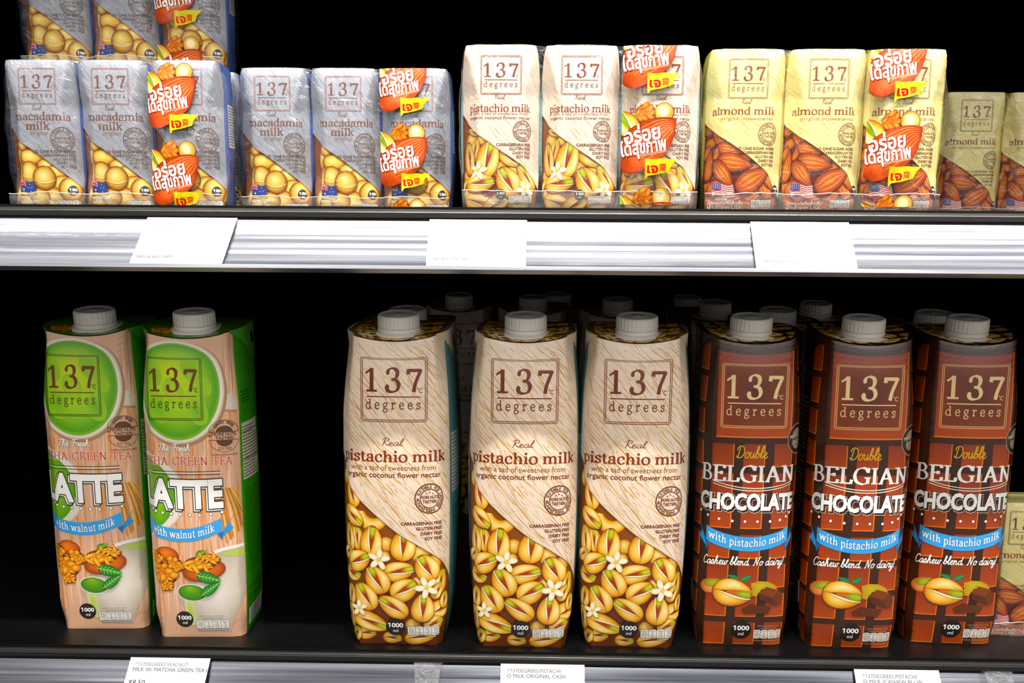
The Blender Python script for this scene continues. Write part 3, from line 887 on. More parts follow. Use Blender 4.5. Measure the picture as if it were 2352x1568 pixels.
def art_chocolate_litre():
    a = Art(-8.6, 8.6, 0, 21.4)
    gap = '3a1d10'
    a.rect(-8.6, 8.6, 0, 21.4, gap)
    def tile(x0, x1, y0, y1, m=.07):
        c, e = hx('8f3d0e'), hx('e07a24')
        d = hx('6a2a0a')
        a.add([[(x0, y0), (x1, y0), (x1, y1), (x0, y1)]], [[hx('a8480e'), hx('a8480e'), hx('8a3606'), hx('8a3606')]])
        a.add([[(x1 - m, y0), (x1, y0), (x1, y1), (x1 - m, y1 - m)], [(x0, y0), (x1, y0), (x1 - m, y0 + m), (x0 + m, y0 + m)]], e)
        a.add([[(x0, y0), (x0 + m * .6, y0 + m), (x0 + m * .6, y1 - m), (x0, y1)]], d)
    cols = ((-4.75, -3.45), (-2.65, -1.2), (-.62, .82), (1.4, 2.8), (3.35, 4.7))
    for r in range(10):
        y0 = .12 + r * 2.08
        for ci, (x0, x1) in enumerate(cols):
            if r >= 7 and 0 < ci < 4: continue
            y1 = y0 + 1.66
            if r == 6 and 0 < ci < 4: y1 = min(y1, (0.12, 14.13)[1])
            tile(x0, x1, y0, y1)
    tile(-2.44, 2.62, 14.53, 20.32, .09)
    a.blob([(-2.01, 15.27), (2.12, 15.27), (2.16, 19.35), (-1.96, 19.35)], (0.06, 17.37), [(0, '541e06'), (1, '7e360c')])
    logo(a, -2.14, 2.16, 15.19, 19.42, 'd9b178', 'e6cd9a', 'dcb98a')
    script_at(a, 'Double', -1.09, 1.01, 13.20, 0.40, 'e3b91e', .15, None, .18)
    serif_at(a, 'BELGIAN', -3.50, 3.10, 11.62, 1.08, 'f6f2ec', .19, .06, .02)
    wv = lambda x, y: (x, y + .06 * (x - .2) ** 2 - .1)
    for dy in (0, .17):
        a.line([wv(-2.5 + 5.4 * i / 12, 11.29 - dy) for i in range(13)], .055, 'efe6da')
    cx0, cx1, cy, ch = -3.48, 3.12, 9.76, 1.05
    for off, g, c in (((.10, -.10), .055, 'efe9e0'), ((.10, -.10), .035, '3a2216'), ((0, 0), .035, '2c160c'), ((0, 0), .01, 'f8f5f0')):
        sans_at(a, 'CHOCOLATE', cx0 + off[0], cx1 + off[0], cy + off[1], ch, c, .036 + g)
    for zx, zy in ((978,317), (1052,343), (1140,363), (1236,374), (1328,376), (1420,377), (1515,378), (1592,371), (1650,351), (1686,325)):
        p = CC(zx, zy)
        a.poly(ell(p[0], p[1], .115, .115, 0, 12), '20100a'); a.poly(ell(p[0], p[1], .09, .09, 0, 12), 'ffffff')
    w = ribbon(a, -2.87, 2.81, 8.05, 0.67, 0.99, 0.64)
    for g, c in ((.07, '2f6ca6'), (.0, 'fffdf8')):
        serif_at(a, 'with pistachio milk', -2.65, 2.57, 7.88, 0.36, c, .24, .13, .08, w, g)
    script_at(a, 'Cashew blend. No dairy!', -2.97, 2.63, 5.90, 0.30, 'fbf7f0', .2, None, .2)
    leaf(a, *CC(1285,805), *CC(1195,770), .2, '2f8a50', '1a5a34', '58a868')
    leaf(a, *CC(1300,810), *CC(1375,775), .2, '2f9a58', '1e6a3c', '58a868')
    k = (*CC(1100,855), 2.09, 1.02, 12, -1)
    a.blob(ell(k[0], k[1], k[2] / 2, k[3] / 2, 8, 20, .2), (k[0], k[1]), [(0, 'e29a5c'), (.7, 'd98952'), (1, 'b5602e')])
    a.blob(ell(*CC(1098,835), 0.69, 0.28, 8, 16), CC(1110,835), [(0, 'b9bd4a'), (1, '8a8a30')])
    pistachio(a, *CC(1235,905), 2.66, 1.91, -8, 1, ('b7c43a', '9fae34', 'd9773a'))
    lf = [CC(*p) for p in ((1370,830), (1430,815), (1500,820), (1555,850), (1575,890), (1560,905), (1510,870), (1450,880), (1410,935), (1380,925))]
    a.blob(lf, CC(1450,850), [(0, 'c8ba34'), (.6, 'b9a42c'), (1, 'c9892e')])
    for q, c in ((((1425,905), (1490,860), (1585,890), (1540,945)), '7a3a16'), (((1425,905), (1540,945), (1560,1005), (1440,960)), '54240e'), (((1540,945), (1585,890), (1625,940), (1600,1000), (1560,1005)), '65300f'), (((1300,1030), (1370,990), (1530,1010), (1500,1065), (1320,1060)), '5c2a10')):
        a.poly([CC(*p) for p in q], c)
    v_ = (-0.08, 1.23, 0.69)
    volume(a, v_[0], v_[1], v_[2], '1000', 'ml', '1d1009')
    facts(a, 0.76, 2.74, 0.56, 1.25, '2a1c14', 'e9e2d6', '4a3a2e', 'c9b29a')
    sx = 3.35                                               # round seal on the right-hand corner
    sy = 14.42
    a.poly(ell(sx, sy, 1.0, 1.0, 0, 28), '2e1a10')
    a.ring(sx, sy, 1.0, .05, 'b8a58c')
    for sg in (1, -1):
        a.poly([(sx + .62 * math.cos(rad(t)), sy + sg * (.2 + .62 * math.sin(rad(t)) * .8)) for t in range(0, 181, 20)], '9a8a74')
    sans_at(a, 'MORE NUTS,', sx - .8, sx + .8, sy + .03, .22, 'd9ccb8', .02)
    sans_at(a, 'TASTIER!', sx - .6, sx + .6, sy - .26, .2, 'd9ccb8', .02)
    for sg in (-1, 1):
        x0, x1 = (5.2, 8.4) if sg > 0 else (-8.4, -5.2)
        a.rect(x0, x1, 0, 21.4, '15110f')
        small_print(a, x0 + .2, x1 - .2, 9, 17, 26, '8a8078', 9)
        small_print(a, x0 + .2, x1 - .2, 2, 6, 12, '8a8078', 10)
    a.rect(-5.15, -4.85, 2.6, 4.2, 'd8d2c8')
    a.ring(-4.9, .9, .28, .05, 'cfc6bb'); sans_size(a, 'A', -4.9, .75, .28, 'cfc6bb', 0, 'c')
    return a, gap

def art_matcha_litre():
    a = Art(-8.6, 8.6, 0, 21.4)
    a.rect(-3.6, 3.45, 0, 21.4, 'dcae90')
    rn = random.Random(3)
    A, B_s = [], []
    for _ in range(260):                                    # wooden table, upright streaks
        x, y, L = rn.uniform(-3.5, 3.4), rn.uniform(.1, 18), rn.uniform(1, 5)
        if y + L > 21.3: continue
        (A if rn.random() < .55 else B_s).extend(strip([(x + rn.gauss(0, .02), y + L * i / 4) for i in range(5)], rn.uniform(.03, .14), True))
    a.add(A, hx('dd8f4c')); a.add(B_s, hx('ecc9b0'))
    # handle, round cup of green tea seen from above
    hx0 = (2.08, 16.50)
    a.poly([(2.02, 17.01), (3.21, 16.93), (3.32, 16.38), (3.25, 15.87), (1.96, 15.99)], 'd9cbbb')
    a.poly([(1.96, 15.99), (3.25, 15.85), (3.24, 15.73), (1.96, 15.84)], 'b5896a')
    cc = (-0.68, 17.35)
    rx, ry = 2.79, 3.45
    a.poly(ell(cc[0] + .12, cc[1] - .12, rx * 1.13, ry * 1.09, 0, 44), 'a88462')
    a.blob(ell(cc[0], cc[1], rx * 1.11, ry * 1.07, 0, 44), cc, [(0, 'efe7da'), (.94, 'efe7da'), (1, 'cbb9a4')])
    a.blob(ell(cc[0], cc[1], rx, ry, 0, 44), (cc[0] - .4, cc[1] + .9), [(0, 'd2dd28'), (.35, 'b4d41a'), (.7, '92c414'), (.93, '5aa016'), (1, '8fb84a')])
    for zx, zy, r_, c in ((960,560,60,'86c02c'), (1230,520,70,'8cc02a'), (1000,800,80,'7ab82a'), (1290,830,70,'6fb028'), (1110,680,70,'b4cf34'), (1330,650,50,'9ac62e')):
        p = MM(zx, zy)
        a.blob(ell(p[0], p[1], r_ * 0.00913, r_ * 0.01370, 20, 16), p, [(0, c), (1, '9dc72d')])
    logo(a, -2.78, 0.95, 15.25, 19.45, '4a5a18', '6a3a14', '4a4a18')
    # stamp
    s_ = (2.31, 14.17, 1.02)
    for sg in (1, -1):
        a.poly([(s_[0] + s_[2] * .56 * math.cos(rad(t)), s_[1] + sg * (s_[2] * (.27 + .42 * math.sin(rad(t))))) for t in range(0, 181, 18)], '5a3a24')
        pts = [(s_[0] + s_[2] * 1.0 * math.cos(rad(t)), s_[1] + sg * s_[2] * (.27 + .78 * math.sin(rad(t)))) for t in range(0, 181, 12)]
        a.line(pts, .035, '5a3a24')
        a.rect(s_[0] - s_[2], s_[0] + s_[2], s_[1] + sg * s_[2] * .27 - .02, s_[1] + sg * s_[2] * .27 + .02, '5a3a24')
    sans_at(a, 'MORE NUTS,', s_[0] - s_[2] * .82, s_[0] + s_[2] * .85, s_[1] + s_[2] * .03, s_[2] * .19, '4a2c1a', .02)
    sans_at(a, 'TASTIER!', s_[0] - s_[2] * .6, s_[0] + s_[2] * .62, s_[1] - s_[2] * .22, s_[2] * .19, '4a2c1a', .02)
    arc_text(a, 'DAIRY FREE', s_[0], s_[1] + s_[2] * .1, s_[2] * .72, 140, 40, s_[2] * .2, '4a2c1a')
    sans_at(a, 'SOY FREE', s_[0] - s_[2] * .45, s_[0] + s_[2] * .45, s_[1] - s_[2] * .92, s_[2] * .2, '4a2c1a')
    sans_at(a, 'CARRAGEENAN FREE', s_[0] - s_[2] * .9, s_[0] + s_[2] * .9, s_[1] - s_[2] * 1.3, s_[2] * .14, '5a3a24')
    star(a, s_[0] - s_[2] * .95, s_[1] + .02, .1, '4a2c1a')
    script_at(a, 'The Fresh', -2.22, 0.05, 13.19, 0.24, '8a6a50', .3, None, .15, .05)
    script_at(a, 'The Fresh', -2.22, 0.05, 13.19, 0.24, 'f6ece0', .24, None, .15)
    # second cup rising from the left edge
    lc = (-4.06, 10.15)
    a.blob(ell(lc[0], lc[1], 3.61, 3.06, 0, 40), lc, [(0, 'e6dccd'), (.95, 'e6dccd'), (1, 'c9b49c')])
    a.blob(ell(lc[0] - .1, lc[1], 3.01, 2.74, 0, 40), lc, [(0, '8fc02a'), (.7, '7fb528'), (1, '5a9a26')])
    # bamboo whisk on the right
    W1, W2, W3 = [], [], []
    for k in range(60):
        t = rn.random()
        p0 = (1.82 + t * .9, 10.50 + t * .15 + rn.gauss(0, .05)); p1 = (2.55 + t * 1.2, 7.03 - (1 - t) * 1.6 + .5)
        p1 = (2.1 + t * 1.9, 6.80 + t * 1.6)
        mid = ((p0[0] + p1[0]) / 2 + .35 * (t - .3), (p0[1] + p1[1]) / 2)
        (W1, W2, W3)[k % 3].extend(strip(cat([p0, mid, p1], 3), .05))
    W1 = [q for q in W1 if all(p[0] < 3.45 for p in q)]; W2 = [q for q in W2 if all(p[0] < 3.45 for p in q)]; W3 = [q for q in W3 if all(p[0] < 3.45 for p in q)]
    a.add(W1, hx('d9923c')); a.add(W2, hx('f0c878')); a.add(W3, hx('c47a2a'))
    mw = lambda x, y: (x, y + .02 - .035 * (x + .2) ** 2 + .0)
    for g, c in ((.05, 'f8e2d2'), (0, 'c03a26')):
        serif_at(a, 'MATCHA GREEN TEA', -3.11 - 1.5, 2.80, 12.23, 0.57, c, .14, .05, .04, None, g)
    for dy in (0, .1, .2):
        a.line([(-3.05 + (1.93 - -3.05) * i / 10, 11.79 - dy + .035 * (i - 6) ** 2 * .05) for i in range(11)], .045, '3a3a34' if dy != .1 else 'f4efe6')
    lw = lambda x, y: (x, y - .12 * (1 - ((x - .1) / 2.8) ** 2) + .1)
    for off, g, c in (((-.13, -.13), .035, '26221e'), ((-.13, -.13), .008, 'f4efe6'), ((0, 0), .03, '26221e'), ((0, 0), .0, 'fbf9f4')):
        sans_at(a, 'LATTE', -3.45 + off[0] - .12, 1.95 + off[0], 9.36 + off[1], 1.83, c, .042 + g, lw)
    for zx, zy in ((972,292), (1012,303), (1065,314), (1130,321), (1197,326), (1266,331), (1337,334), (1417,327), (1495,315)):
        p = NN(zx, zy)
        a.poly(ell(p[0], p[1], .12, .12, 0, 12), '2a2622'); a.poly(ell(p[0], p[1], .088, .088, 0, 12), 'ffffff')
    w = ribbon(a, -3.65, 1.88, 8.17, 0.76, 0.89, 0.80)
    w2 = lambda x, y: w(x, y)
    for g, c in ((.07, '2f6ca6'), (.0, 'fffdf8')):
        serif_at(a, 'with walnut milk', -2.97, 1.36, 7.95, 0.37, c, .24, .13, .08, w2, g)
    # white cup at the lower right
    cup = [(0.75, 5.87), (1.23, 6.26), (2.08, 6.54), (3.28, 6.62), (3.45, 6.62), (3.45, 3.41), (2.48, 1.46), (2.05, 0.38), (-0.10, 0.44), (-0.44, 1.12), (-1.12, 2.38), (-1.38, 2.76), (-0.65, 4.03)]
    cup = [(min(p[0], 3.45), p[1]) for p in cup]
    a.blob(cup, (1.43, 2.90), [(0, 'e9e2d8'), (.5, 'd8cdbf'), (1, 'b9a894')])
    a.line(cat([(0.84, 5.87), (1.32, 6.21), (2.17, 6.46), (3.4, 6.55)], 4), .22, 'f3ede4')
    a.poly([(1.59, 6.07), (2.34, 6.31), (3.4, 6.38), (3.4, 5.81), (2.32, 5.89)], 'b9c76a')
    a.blob(ell(*(-0.58, 2.00), 0.36, 1.16, 8, 16), (-0.58, 2.00), [(0, 'b5cf4a'), (1, 'd3d0a8')])
    # walnuts, leaves and a cup of matcha powder
    n_ = (-2.11, 6.02)
    a.blob(ell(*(-1.93, 6.01), 0.82, 0.55, -15, 22), (-2.11, 6.17), [(0, 'e8893a'), (.6, 'd06a22'), (1, '8f3f10')])
    a.line(cat([(-2.70, 5.63), (-1.95, 5.74), (-1.15, 5.85)], 4), .05, '7a3210')
    walnut(a, *(-2.24, 4.68), 0.76, 0.94, 60, 5)
    walnut(a, *(-2.73, 5.82), 0.40, 0.53, 60, 6)
    walnut(a, *(-1.41, 5.36), 0.45, 0.67, 55, 7)
    walnut(a, *(-2.06, 3.82), 0.49, 0.40, 20, 8)
    a.blob(ell(*(0.51, 4.91), 1.47, 0.76, 10, 24), (0.52, 5.01), [(0, 'd9792e'), (.7, 'c9641f'), (1, '8a3a10')])
    leaf(a, *(0.01, 5.86), *(0.73, 6.35), .28, '5aa83a', '2f7a28')
    walnut(a, *(0.26, 5.39), 1.11, 0.55, 5, 11, ('fbd06a', 'f0aa3c', 'c27822', '6a320c'))
    walnut(a, *(1.02, 5.78), 0.67, 0.34, -12, 12, ('fbd06a', 'f0aa3c', 'c27822', '6a320c'))
    a.poly(ell(*(-0.40, 3.31), 1.03, 0.64, -6, 26), 'e9e0d2')
    a.blob(ell(*(-0.41, 3.31), 0.94, 0.57, -6, 26), (-0.53, 3.74), [(0, '8fb83c'), (.5, '5f9a34'), (1, '3f7a2a')])
    leaf(a, *(-0.06, 4.62), *(1.68, 4.16), .42, '3f9a34', '1e6a2a', 'cfe89a')
    leaf(a, *(0.18, 3.08), *(1.58, 4.11), .34, '3f9a34', '1e6a2a', 'cfe89a')
    v_ = (-1.04, 1.36, 0.59)
    volume(a, v_[0], v_[1], v_[2], '1000', 'ml', '2a231c')
    facts(a, -0.28, 1.97, 0.65, 1.32)
    for sg in (1, -1):                                      # green side panels
        x0, x1 = (3.45, 8.6) if sg > 0 else (-8.6, -3.6)
        a.rect(x0, x1, 0, 21.4, '3f9420')
        e = 3.45 if sg > 0 else -8.4
        if sg < 0: continue
        a.rect(e + .25, e + 3.9, 11.0, 14.9, 'e2dfc8')
        small_print(a, e + .35, e + 3.7, 11.1, 14.7, 17, '3a3a30', 21)
        a.line([(e + .3, 14.25), (e + 3.85, 14.25)], .05, '3a3a30'); a.line([(e + .3, 12.4), (e + 3.85, 12.4)], .05, '3a3a30')
        small_print(a, e + .4, e + 5.0, 4.4, 10.4, 26, '2a6a18', 22)
        small_print(a, e + .4, e + 2.2, 16.2, 17.1, 4, '1f4a14', 23)
        sans_at(a, 'ขนมธัญพืช', e + .5, e + 4.2, 3.05, .5, '2a5a18', .01)
        small_print(a, e + .4, e + 4.4, 2.3, 2.8, 2, '1f4a14', 24)
        a.rect(e + .5, e + 5.0, .45, 1.75, 'efece2')
        rb = random.Random(8); x = e + .9
        bars = []
        while x < e + 4.7:
            wv = rb.choice((.04, .07, .1)); bars.append([(x, .5), (x + wv, .5), (x + wv, 1.7), (x, 1.7)]); x += wv + rb.choice((.05, .08, .12))
        a.add(bars, hx('2a2a26'))
    return a, 'dba884'

def art_top_matcha():
    a = Art(-3.2, 3.2, -3.4, 3.4)
    a.rect(-2.95, 2.95, -3.05, 3.0, '5a8a20')
    walnut(a, -1.9, -2.0, .8, .7, 20, 4)
    rn = random.Random(2)
    for k in range(24):
        x, y = rn.uniform(-2.5, 2.5), rn.uniform(-2.7, 2.6)
        a.blob(ell(x, y, .35, .2, rn.uniform(0, 180), 9), (x, y), [(0, '6f9a2a'), (1, '4a7a1c')])
    return a

SMALLH = 9.6
def small_common(a, kind, lg, text_lines, line_c, num_c):
    logo(a, *lg, line_c, num_c, num_c, .028)

def sidepanels(a, col, ink):
    for sg in (1, -1):
        x0, x1 = (2.75, 6.4) if sg > 0 else (-6.4, -2.75)
        a.rect(x0, x1, 0, 9.8, col)
        small_print(a, x0 + .5, x1 - .3, 1.0, 3.4, 12, ink, 5)
        a.rect(x0 + .4, x1 - 1.6, 4.2, 7.0, 'd8d4c8')
        small_print(a, x0 + .5, x1 - 1.7, 4.3, 6.9, 14, ink, 6)

def art_pistachio_small():
    a = Art(-6.5, 6.5, 0, 9.8)
    edge = cat([(-2.8, 5.69), (-2.39, 5.27), (-2.10, 4.92), (-1.37, 4.37), (-0.19, 3.56), (0.91, 2.86), (1.58, 2.37), (2.25, 1.63), (2.8, 0.71)], 4)
    region_under(a, edge, 0, '8a4a14', '7a3f12')
    for x, y, r in ((-1.92, 4.01, 0.54), (-1.08, 4.09, 0.35), (-0.11, 2.33, 0.50), (-2.10, 2.03, 0.58), (0.92, 2.33, 0.39), (0.19, 1.04, 0.46)):
        macadamia(a, x, y, r, None, False, 'f3c268', 'b5701f')
    for x, y, L, W, an, sd in ((-1.74, 4.50, 1.00, 0.39, -20, 1), (-1.62, 3.45, 1.46, 0.69, 75, 1), (-2.14, 2.95, 2.00, 0.89, 95, -1), (0.66, 2.97, 1.66, 0.93, -28, 1), (1.66, 1.84, 1.85, 0.93, 125, -1), (-2.33, 1.10, 1.39, 0.85, 75, 1), (-1.36, 0.32, 1.93, 1.00, -15, 1), (-0.25, 0.25, 2.00, 1.00, 30, -1), (1.23, 0.33, 1.54, 0.93, 20, 1), (-0.78, 2.96, 2.39, 1.39, 75, -1), (-1.29, 1.50, 1.93, 1.08, 8, 1), (0.48, 1.58, 1.93, 1.46, 120, -1)):
        pistachio(a, x, y, L, W, an, sd)
    for x, y, r, ro in ((-1.40, 2.25, 0.58, 10), (1.52, 1.12, 0.54, 40)):
        flower(a, x, y, r, ro)
    clip_above(a, edge, 9.8, 0, 'ecdccb')
    ins = lambda u, v: v > below(edge, u) + .04
    grain(a, -2.8, 2.8, .5, 9.7, 420, ('d2ab78', 'dcc0a0', 'c79a5e'), 5, -47, .4, 1.3, .03, ins)
    a.line(edge, .035, 'a87a48')
    logo(a, -1.22, 1.27, 6.73, 8.99, '8a5240', '78341c', '6a3a2a', .038)
    script_at(a, 'Real', -0.37, 0.30, 6.45, 0.13, '78341c', .15)
    serif_at(a, 'pistachio milk', -2.07, 1.96, 5.71, 0.31, '8a3a20', .27, .11)
    sans_at(a, 'with a tad of sweetness from', -1.77, 1.71, 5.53, 0.17, '9a6a52')
    sans_at(a, 'organic coconut flower nectar', -2.01, 1.93, 5.28, 0.19, '78402c', .012)
    s_ = (1.40, 4.59, 0.61)
    seal(a, *s_, '80503c')
    for i, t in enumerate(('CARRAGEENAN FREE', 'GLUTEN FREE', 'DAIRY FREE', 'SOY FREE')):
        sans_size(a, t, 1.95, (10.1808 + -0.007000 * (926 + 34 * i)), 0.17, '74402c', .03, 'r', .95)
    v_ = (0.03, 0.83, 0.32)
    volume(a, *v_, '180', 'ml')
    facts(a, 0.53, 1.93, 0.32, 0.78, '4a3a2c', 'efe6da', '5a4636', '7a5a40')
    sidepanels(a, '8fb0b0', '3a5050')
    return a, 'ecdccb'

def art_almond_small():
    a = Art(-6.5, 6.5, 0, 9.8)
    edge = cat([(-2.8, 5.67), (-2.68, 5.25), (-1.97, 4.75), (-1.00, 4.12), (-0.02, 3.49), (0.97, 2.72), (1.51, 2.21), (1.92, 1.44), (2.8, 0.40)], 4)
    region_under(a, edge, 0, '5a1e08', '6a260a')
    for q in ((-2.42, 4.92, 1.12, 0.75, 10), (-2.23, 4.11, 1.03, 0.66, 25), (-1.62, 4.33, 1.40, 0.84, -65), (-2.58, 3.47, 1.03, 0.66, 70), (-0.95, 3.69, 1.78, 0.84, -10), (-1.78, 3.35, 1.03, 0.56, 80), (-0.05, 3.06, 1.40, 0.75, 30), (0.62, 2.55, 1.31, 0.66, 20), (-2.39, 1.24, 1.31, 0.94, -60), (-1.76, 1.42, 1.40, 0.94, 35), (-1.05, 0.99, 1.50, 0.84, 30), (-0.24, 0.73, 1.59, 0.75, 10), (0.65, 0.91, 1.59, 0.84, 40), (1.44, 1.18, 1.22, 0.84, -60), (1.51, 2.04, 1.78, 0.84, -65), (-2.11, 0.37, 1.59, 0.84, -10), (-0.95, 0.21, 1.69, 0.84, 15), (0.30, 0.22, 1.59, 0.84, -12), (1.55, 0.31, 1.31, 0.84, 35), (-2.75, 2.36, 1.40, 0.75, 75), (-2.35, 2.70, 1.87, 0.75, 82), (-0.63, 2.88, 2.15, 1.17, -8), (-1.33, 2.24, 1.97, 0.98, -52), (0.54, 1.84, 2.25, 1.40, 32)):
        almond(a, *q)
    clip_above(a, edge, 9.8, 0, 'efe3a0')
    ins = lambda u, v: v > below(edge, u) + .04
    grain(a, -2.8, 2.8, .5, 9.7, 330, ('e2bd62', 'e6cf84', 'd9ac50'), 7, -38, .4, 1.5, .03, ins)
    a.line(edge, .03, 'b58a40')
    logo(a, -1.17, 1.24, 6.70, 9.04, '8a6a3a', '7a3f20', '7a4a2a', .038)
    script_at(a, 'Real', -0.33, 0.30, 6.38, 0.14, '7a3f20', .15)
    serif_at(a, 'almond milk', -2.18, 1.89, 5.75, 0.31, '86431e', .27, .11)
    sans_at(a, 'original unsweetened', -1.54, 1.69, 5.42, 0.21, '96703a')
    s_ = (1.46, 4.60, 0.67)
    seal(a, *s_, '86603a')
    for i, t in enumerate(('NO CANE SUGAR ADDED', 'CARRAGEENAN FREE', 'GLUTEN FREE', 'DAIRY FREE', 'SOY FREE')):
        sans_size(a, t, 1.97, (10.4566 + -0.008513 * (798 + 28.5 * i)), 0.16, '7a4a26', .03, 'r', .95)
    flag_us(a, -1.98, -0.62, 0.83, 1.63)
    sans_at(a, 'อัลมอนด์แท้เมล็ดเต็ม', -2.09, 0.05, 0.36, 0.19, 'f4ece0', .02)
    sans_at(a, 'นำเข้าจาก USA', -2.09, 0.01, 0.10, 0.21, 'f4ece0', .02)
    facts(a, 0.56, 1.79, 0.20, 0.67, '4a3a2c', 'efe6da', '5a4636', 'e8d8c0')
    v_ = (2.15, 1.27, 0.28)
    volume(a, *v_, '180', 'ml')
    sidepanels(a, 'c3b45c', '5a5424')
    return a, 'efe3a0'

def flag_us(a, x0, x1, y0, y1):
    n = 10; w = x1 - x0; h = (y1 - y0) / 13
    wave = lambda i: .09 * math.sin(i / n * 6.0)
    for col, par in (('f2ece6', 0), ('c8433a', 1)):
        P = []
        for r in range(13):
            if r % 2 == par: continue
            for i in range(n):
                xa, xb = x0 + w * i / n, x0 + w * (i + 1) / n
                sl = lambda k: .12 * (k / n)
                P.append([(xa + r * .012, y1 - h * (r + 1) + wave(i)), (xb + r * .012, y1 - h * (r + 1) + wave(i + 1)), (xb + r * .012, y1 - h * r + wave(i + 1)), (xa + r * .012, y1 - h * r + wave(i))])
        a.add(P, hx(col))
    a.poly([(x0, y1 + wave(0)), (x0 + w * .45, y1 + wave(4.5)), (x0 + w * .47, y1 - 7 * h + wave(4.5)), (x0 + .08, y1 - 7 * h + wave(0))], '4a4684')
    for r in range(4):
        for k in range(5):
            a.poly(ell(x0 + .09 + w * .085 * k, y1 - .07 - h * 1.6 * r + wave(k * .9), .022, .022, 0, 6), 'e8e4f0')

def flag_au(a, x0, x1, y0, y1):
    w, h = x1 - x0, y1 - y0
    f = lambda s, t: (x0 + w * s, y0 + h * t + .06 * h * math.sin(s * 7))
    pts = [f(s / 8, 1 - .12 * s / 8) for s in range(9)] + [f(1.12, .35), f(1.18, .1)] + [f(s / 8, -.02) for s in range(8, -1, -1)] + [f(.05, .5)]
    a.poly(pts, '2d3f86')
    for c, k in (('efe6e6', .10), ('c04048', .05)):
        a.line([f(.0, .95), f(.42, .55)], k * h, c); a.line([f(.0, .6), f(.42, .95)], k * h, c)
        a.line([f(0, .77), f(.44, .75)], k * 1.5 * h, c); a.line([f(.21, .98), f(.22, .55)], k * 1.5 * h, c)
    for s, t, r in ((.25, .25, .09), (.72, .75, .05), (.62, .5, .05), (.84, .5, .05), (.74, .2, .06), (.8, .38, .03)):
        p = f(s, t); star(a, p[0], p[1], r * h, 'f0eef4')
    P = [[f(s / 6, -.02 - .14 * abs(math.sin(s * 2.2))), f((s + 1) / 6, -.02 - .14 * abs(math.sin((s + 1) * 2.2))), f((s + 1) / 6, .08), f(s / 6, .08)] for s in range(7)]
    a.add(P, hx('e0c060'))

def art_macadamia_small():
    a = Art(-6.5, 6.5, 0, 9.8)
    foil = .62
    edge = cat([(-2.8, 5.43), (-1.76, 4.72), (-1.21, 4.23), (-0.47, 3.74), (0.55, 2.99), (1.57, 2.18), (2.22, 1.68), (2.68, 1.19), (2.8, 0.23)], 4)
    region_under(a, edge, 0, '7f3f10', '9a5a1c')
    for q in ((-1.66, 3.47, 0.39, 0.73), (-1.40, 4.19, 0.49, 0.39), (-0.77, 3.38, 0.88, 0.49), (0.35, 2.85, 0.73, 0.44), (0.91, 2.40, 0.68, 0.49), (1.22, 1.59, 0.68, 0.58), (-1.46, 2.30, 0.44, 0.78), (2.10, 0.59, 0.68, 0.58), (1.25, 0.49, 0.78, 0.58), (-1.69, 0.93, 0.49, 0.58), (-1.13, 0.57, 0.68, 0.58), (0.59, 0.67, 0.73, 0.73), (-0.36, 0.76, 0.68, 0.58), (2.68, 0.96, 0.58, 0.58)):
        macadamia(a, q[0], q[1], q[2], q[3], False, 'f0d06a', 'b5762a')
    for q in ((-0.94, 2.34, 0.64, 0.76), (0.07, 2.01, 0.78, 0.78), (1.78, 1.27, 0.80, 0.78)):
        macadamia(a, q[0], q[1], q[2], q[3], q[0] < .6)
    clip_above(a, edge, 9.8, 0, hx('adb0b9', foil))
    ins = lambda u, v: v > below(edge, u) + .04
    grain(a, -2.8, 2.8, .5, 9.7, 900, ('666468', '7e7c80', '8f8d90'), 9, -50, .4, 1.5, .032, ins, .7)
    a.line(edge, .035, '8a4a24')
    logo(a, -1.24, 1.24, 6.76, 9.08, '8a6456', '6a4436', '6e4a3e', .038)
    script_at(a, 'Real', -0.42, 0.25, 6.39, 0.15, '6a4a30', .15)
    serif_at(a, 'macadamia', -1.75, 2.13, 5.75, 0.35, '6a4432', .27, .10)
    serif_at(a, 'milk', -0.92, 0.71, 5.13, 0.35, '6a4432', .27, .10)
    sans_at(a, 'original', -0.68, 0.57, 4.80, 0.29, '7a6656')
    s_ = (1.49, 4.52, 0.78)
    seal(a, *s_, '6a5244')
    for i, t in enumerate(('NO CANE SUGAR ADDED', 'CARRAGEENAN FREE', 'GLUTEN FREE', 'DAIRY FREE', 'SOY FREE')):
        sans_size(a, t, 2.28, (13.4065 + -0.008854 * (1102 + 27.5 * i)), 0.18, '5e4a40', .03, 'r', .95)
    flag_au(a, -1.67, -0.72, 0.98, 1.86)
    v_ = (1.90, 1.18, 0.35)
    volume(a, *v_, '180', 'ml', '35302a')
    sans_at(a, 'แมคคาเดเมียแท้', -1.71, -0.34, 0.68, 0.19, 'f0e8d8', .02)
    sans_at(a, 'เมล็ดเต็มจาก', -1.72, -0.47, 0.37, 0.19, 'f0e8d8', .02)
    sans_at(a, 'AUSTRALIA', -1.77, -0.23, 0.04, 0.24, 'f4eee2', .025)
    facts(a, 0.63, 2.17, 0.13, 0.57, '4a3a2c', 'efe6da', '5a4636', 'd8c8b0')
    sidepanels(a, '4f64a0', '2a3460')
    return a, hx('adb0b9', foil)

def art_promo(phase, one=[]):
    """nut stickers printed on the film, one above the other"""
    if not one: one.append(promo_sticker())
    a = Art(-2.6, 2.6, -3, 14)
    for k in range(-1, 4):
        a.items += [([(p[0], p[1] + phase + 5.0 * k) + tuple(p[2:]) for p in q], lay) for q, lay in one[0].items]
    return a

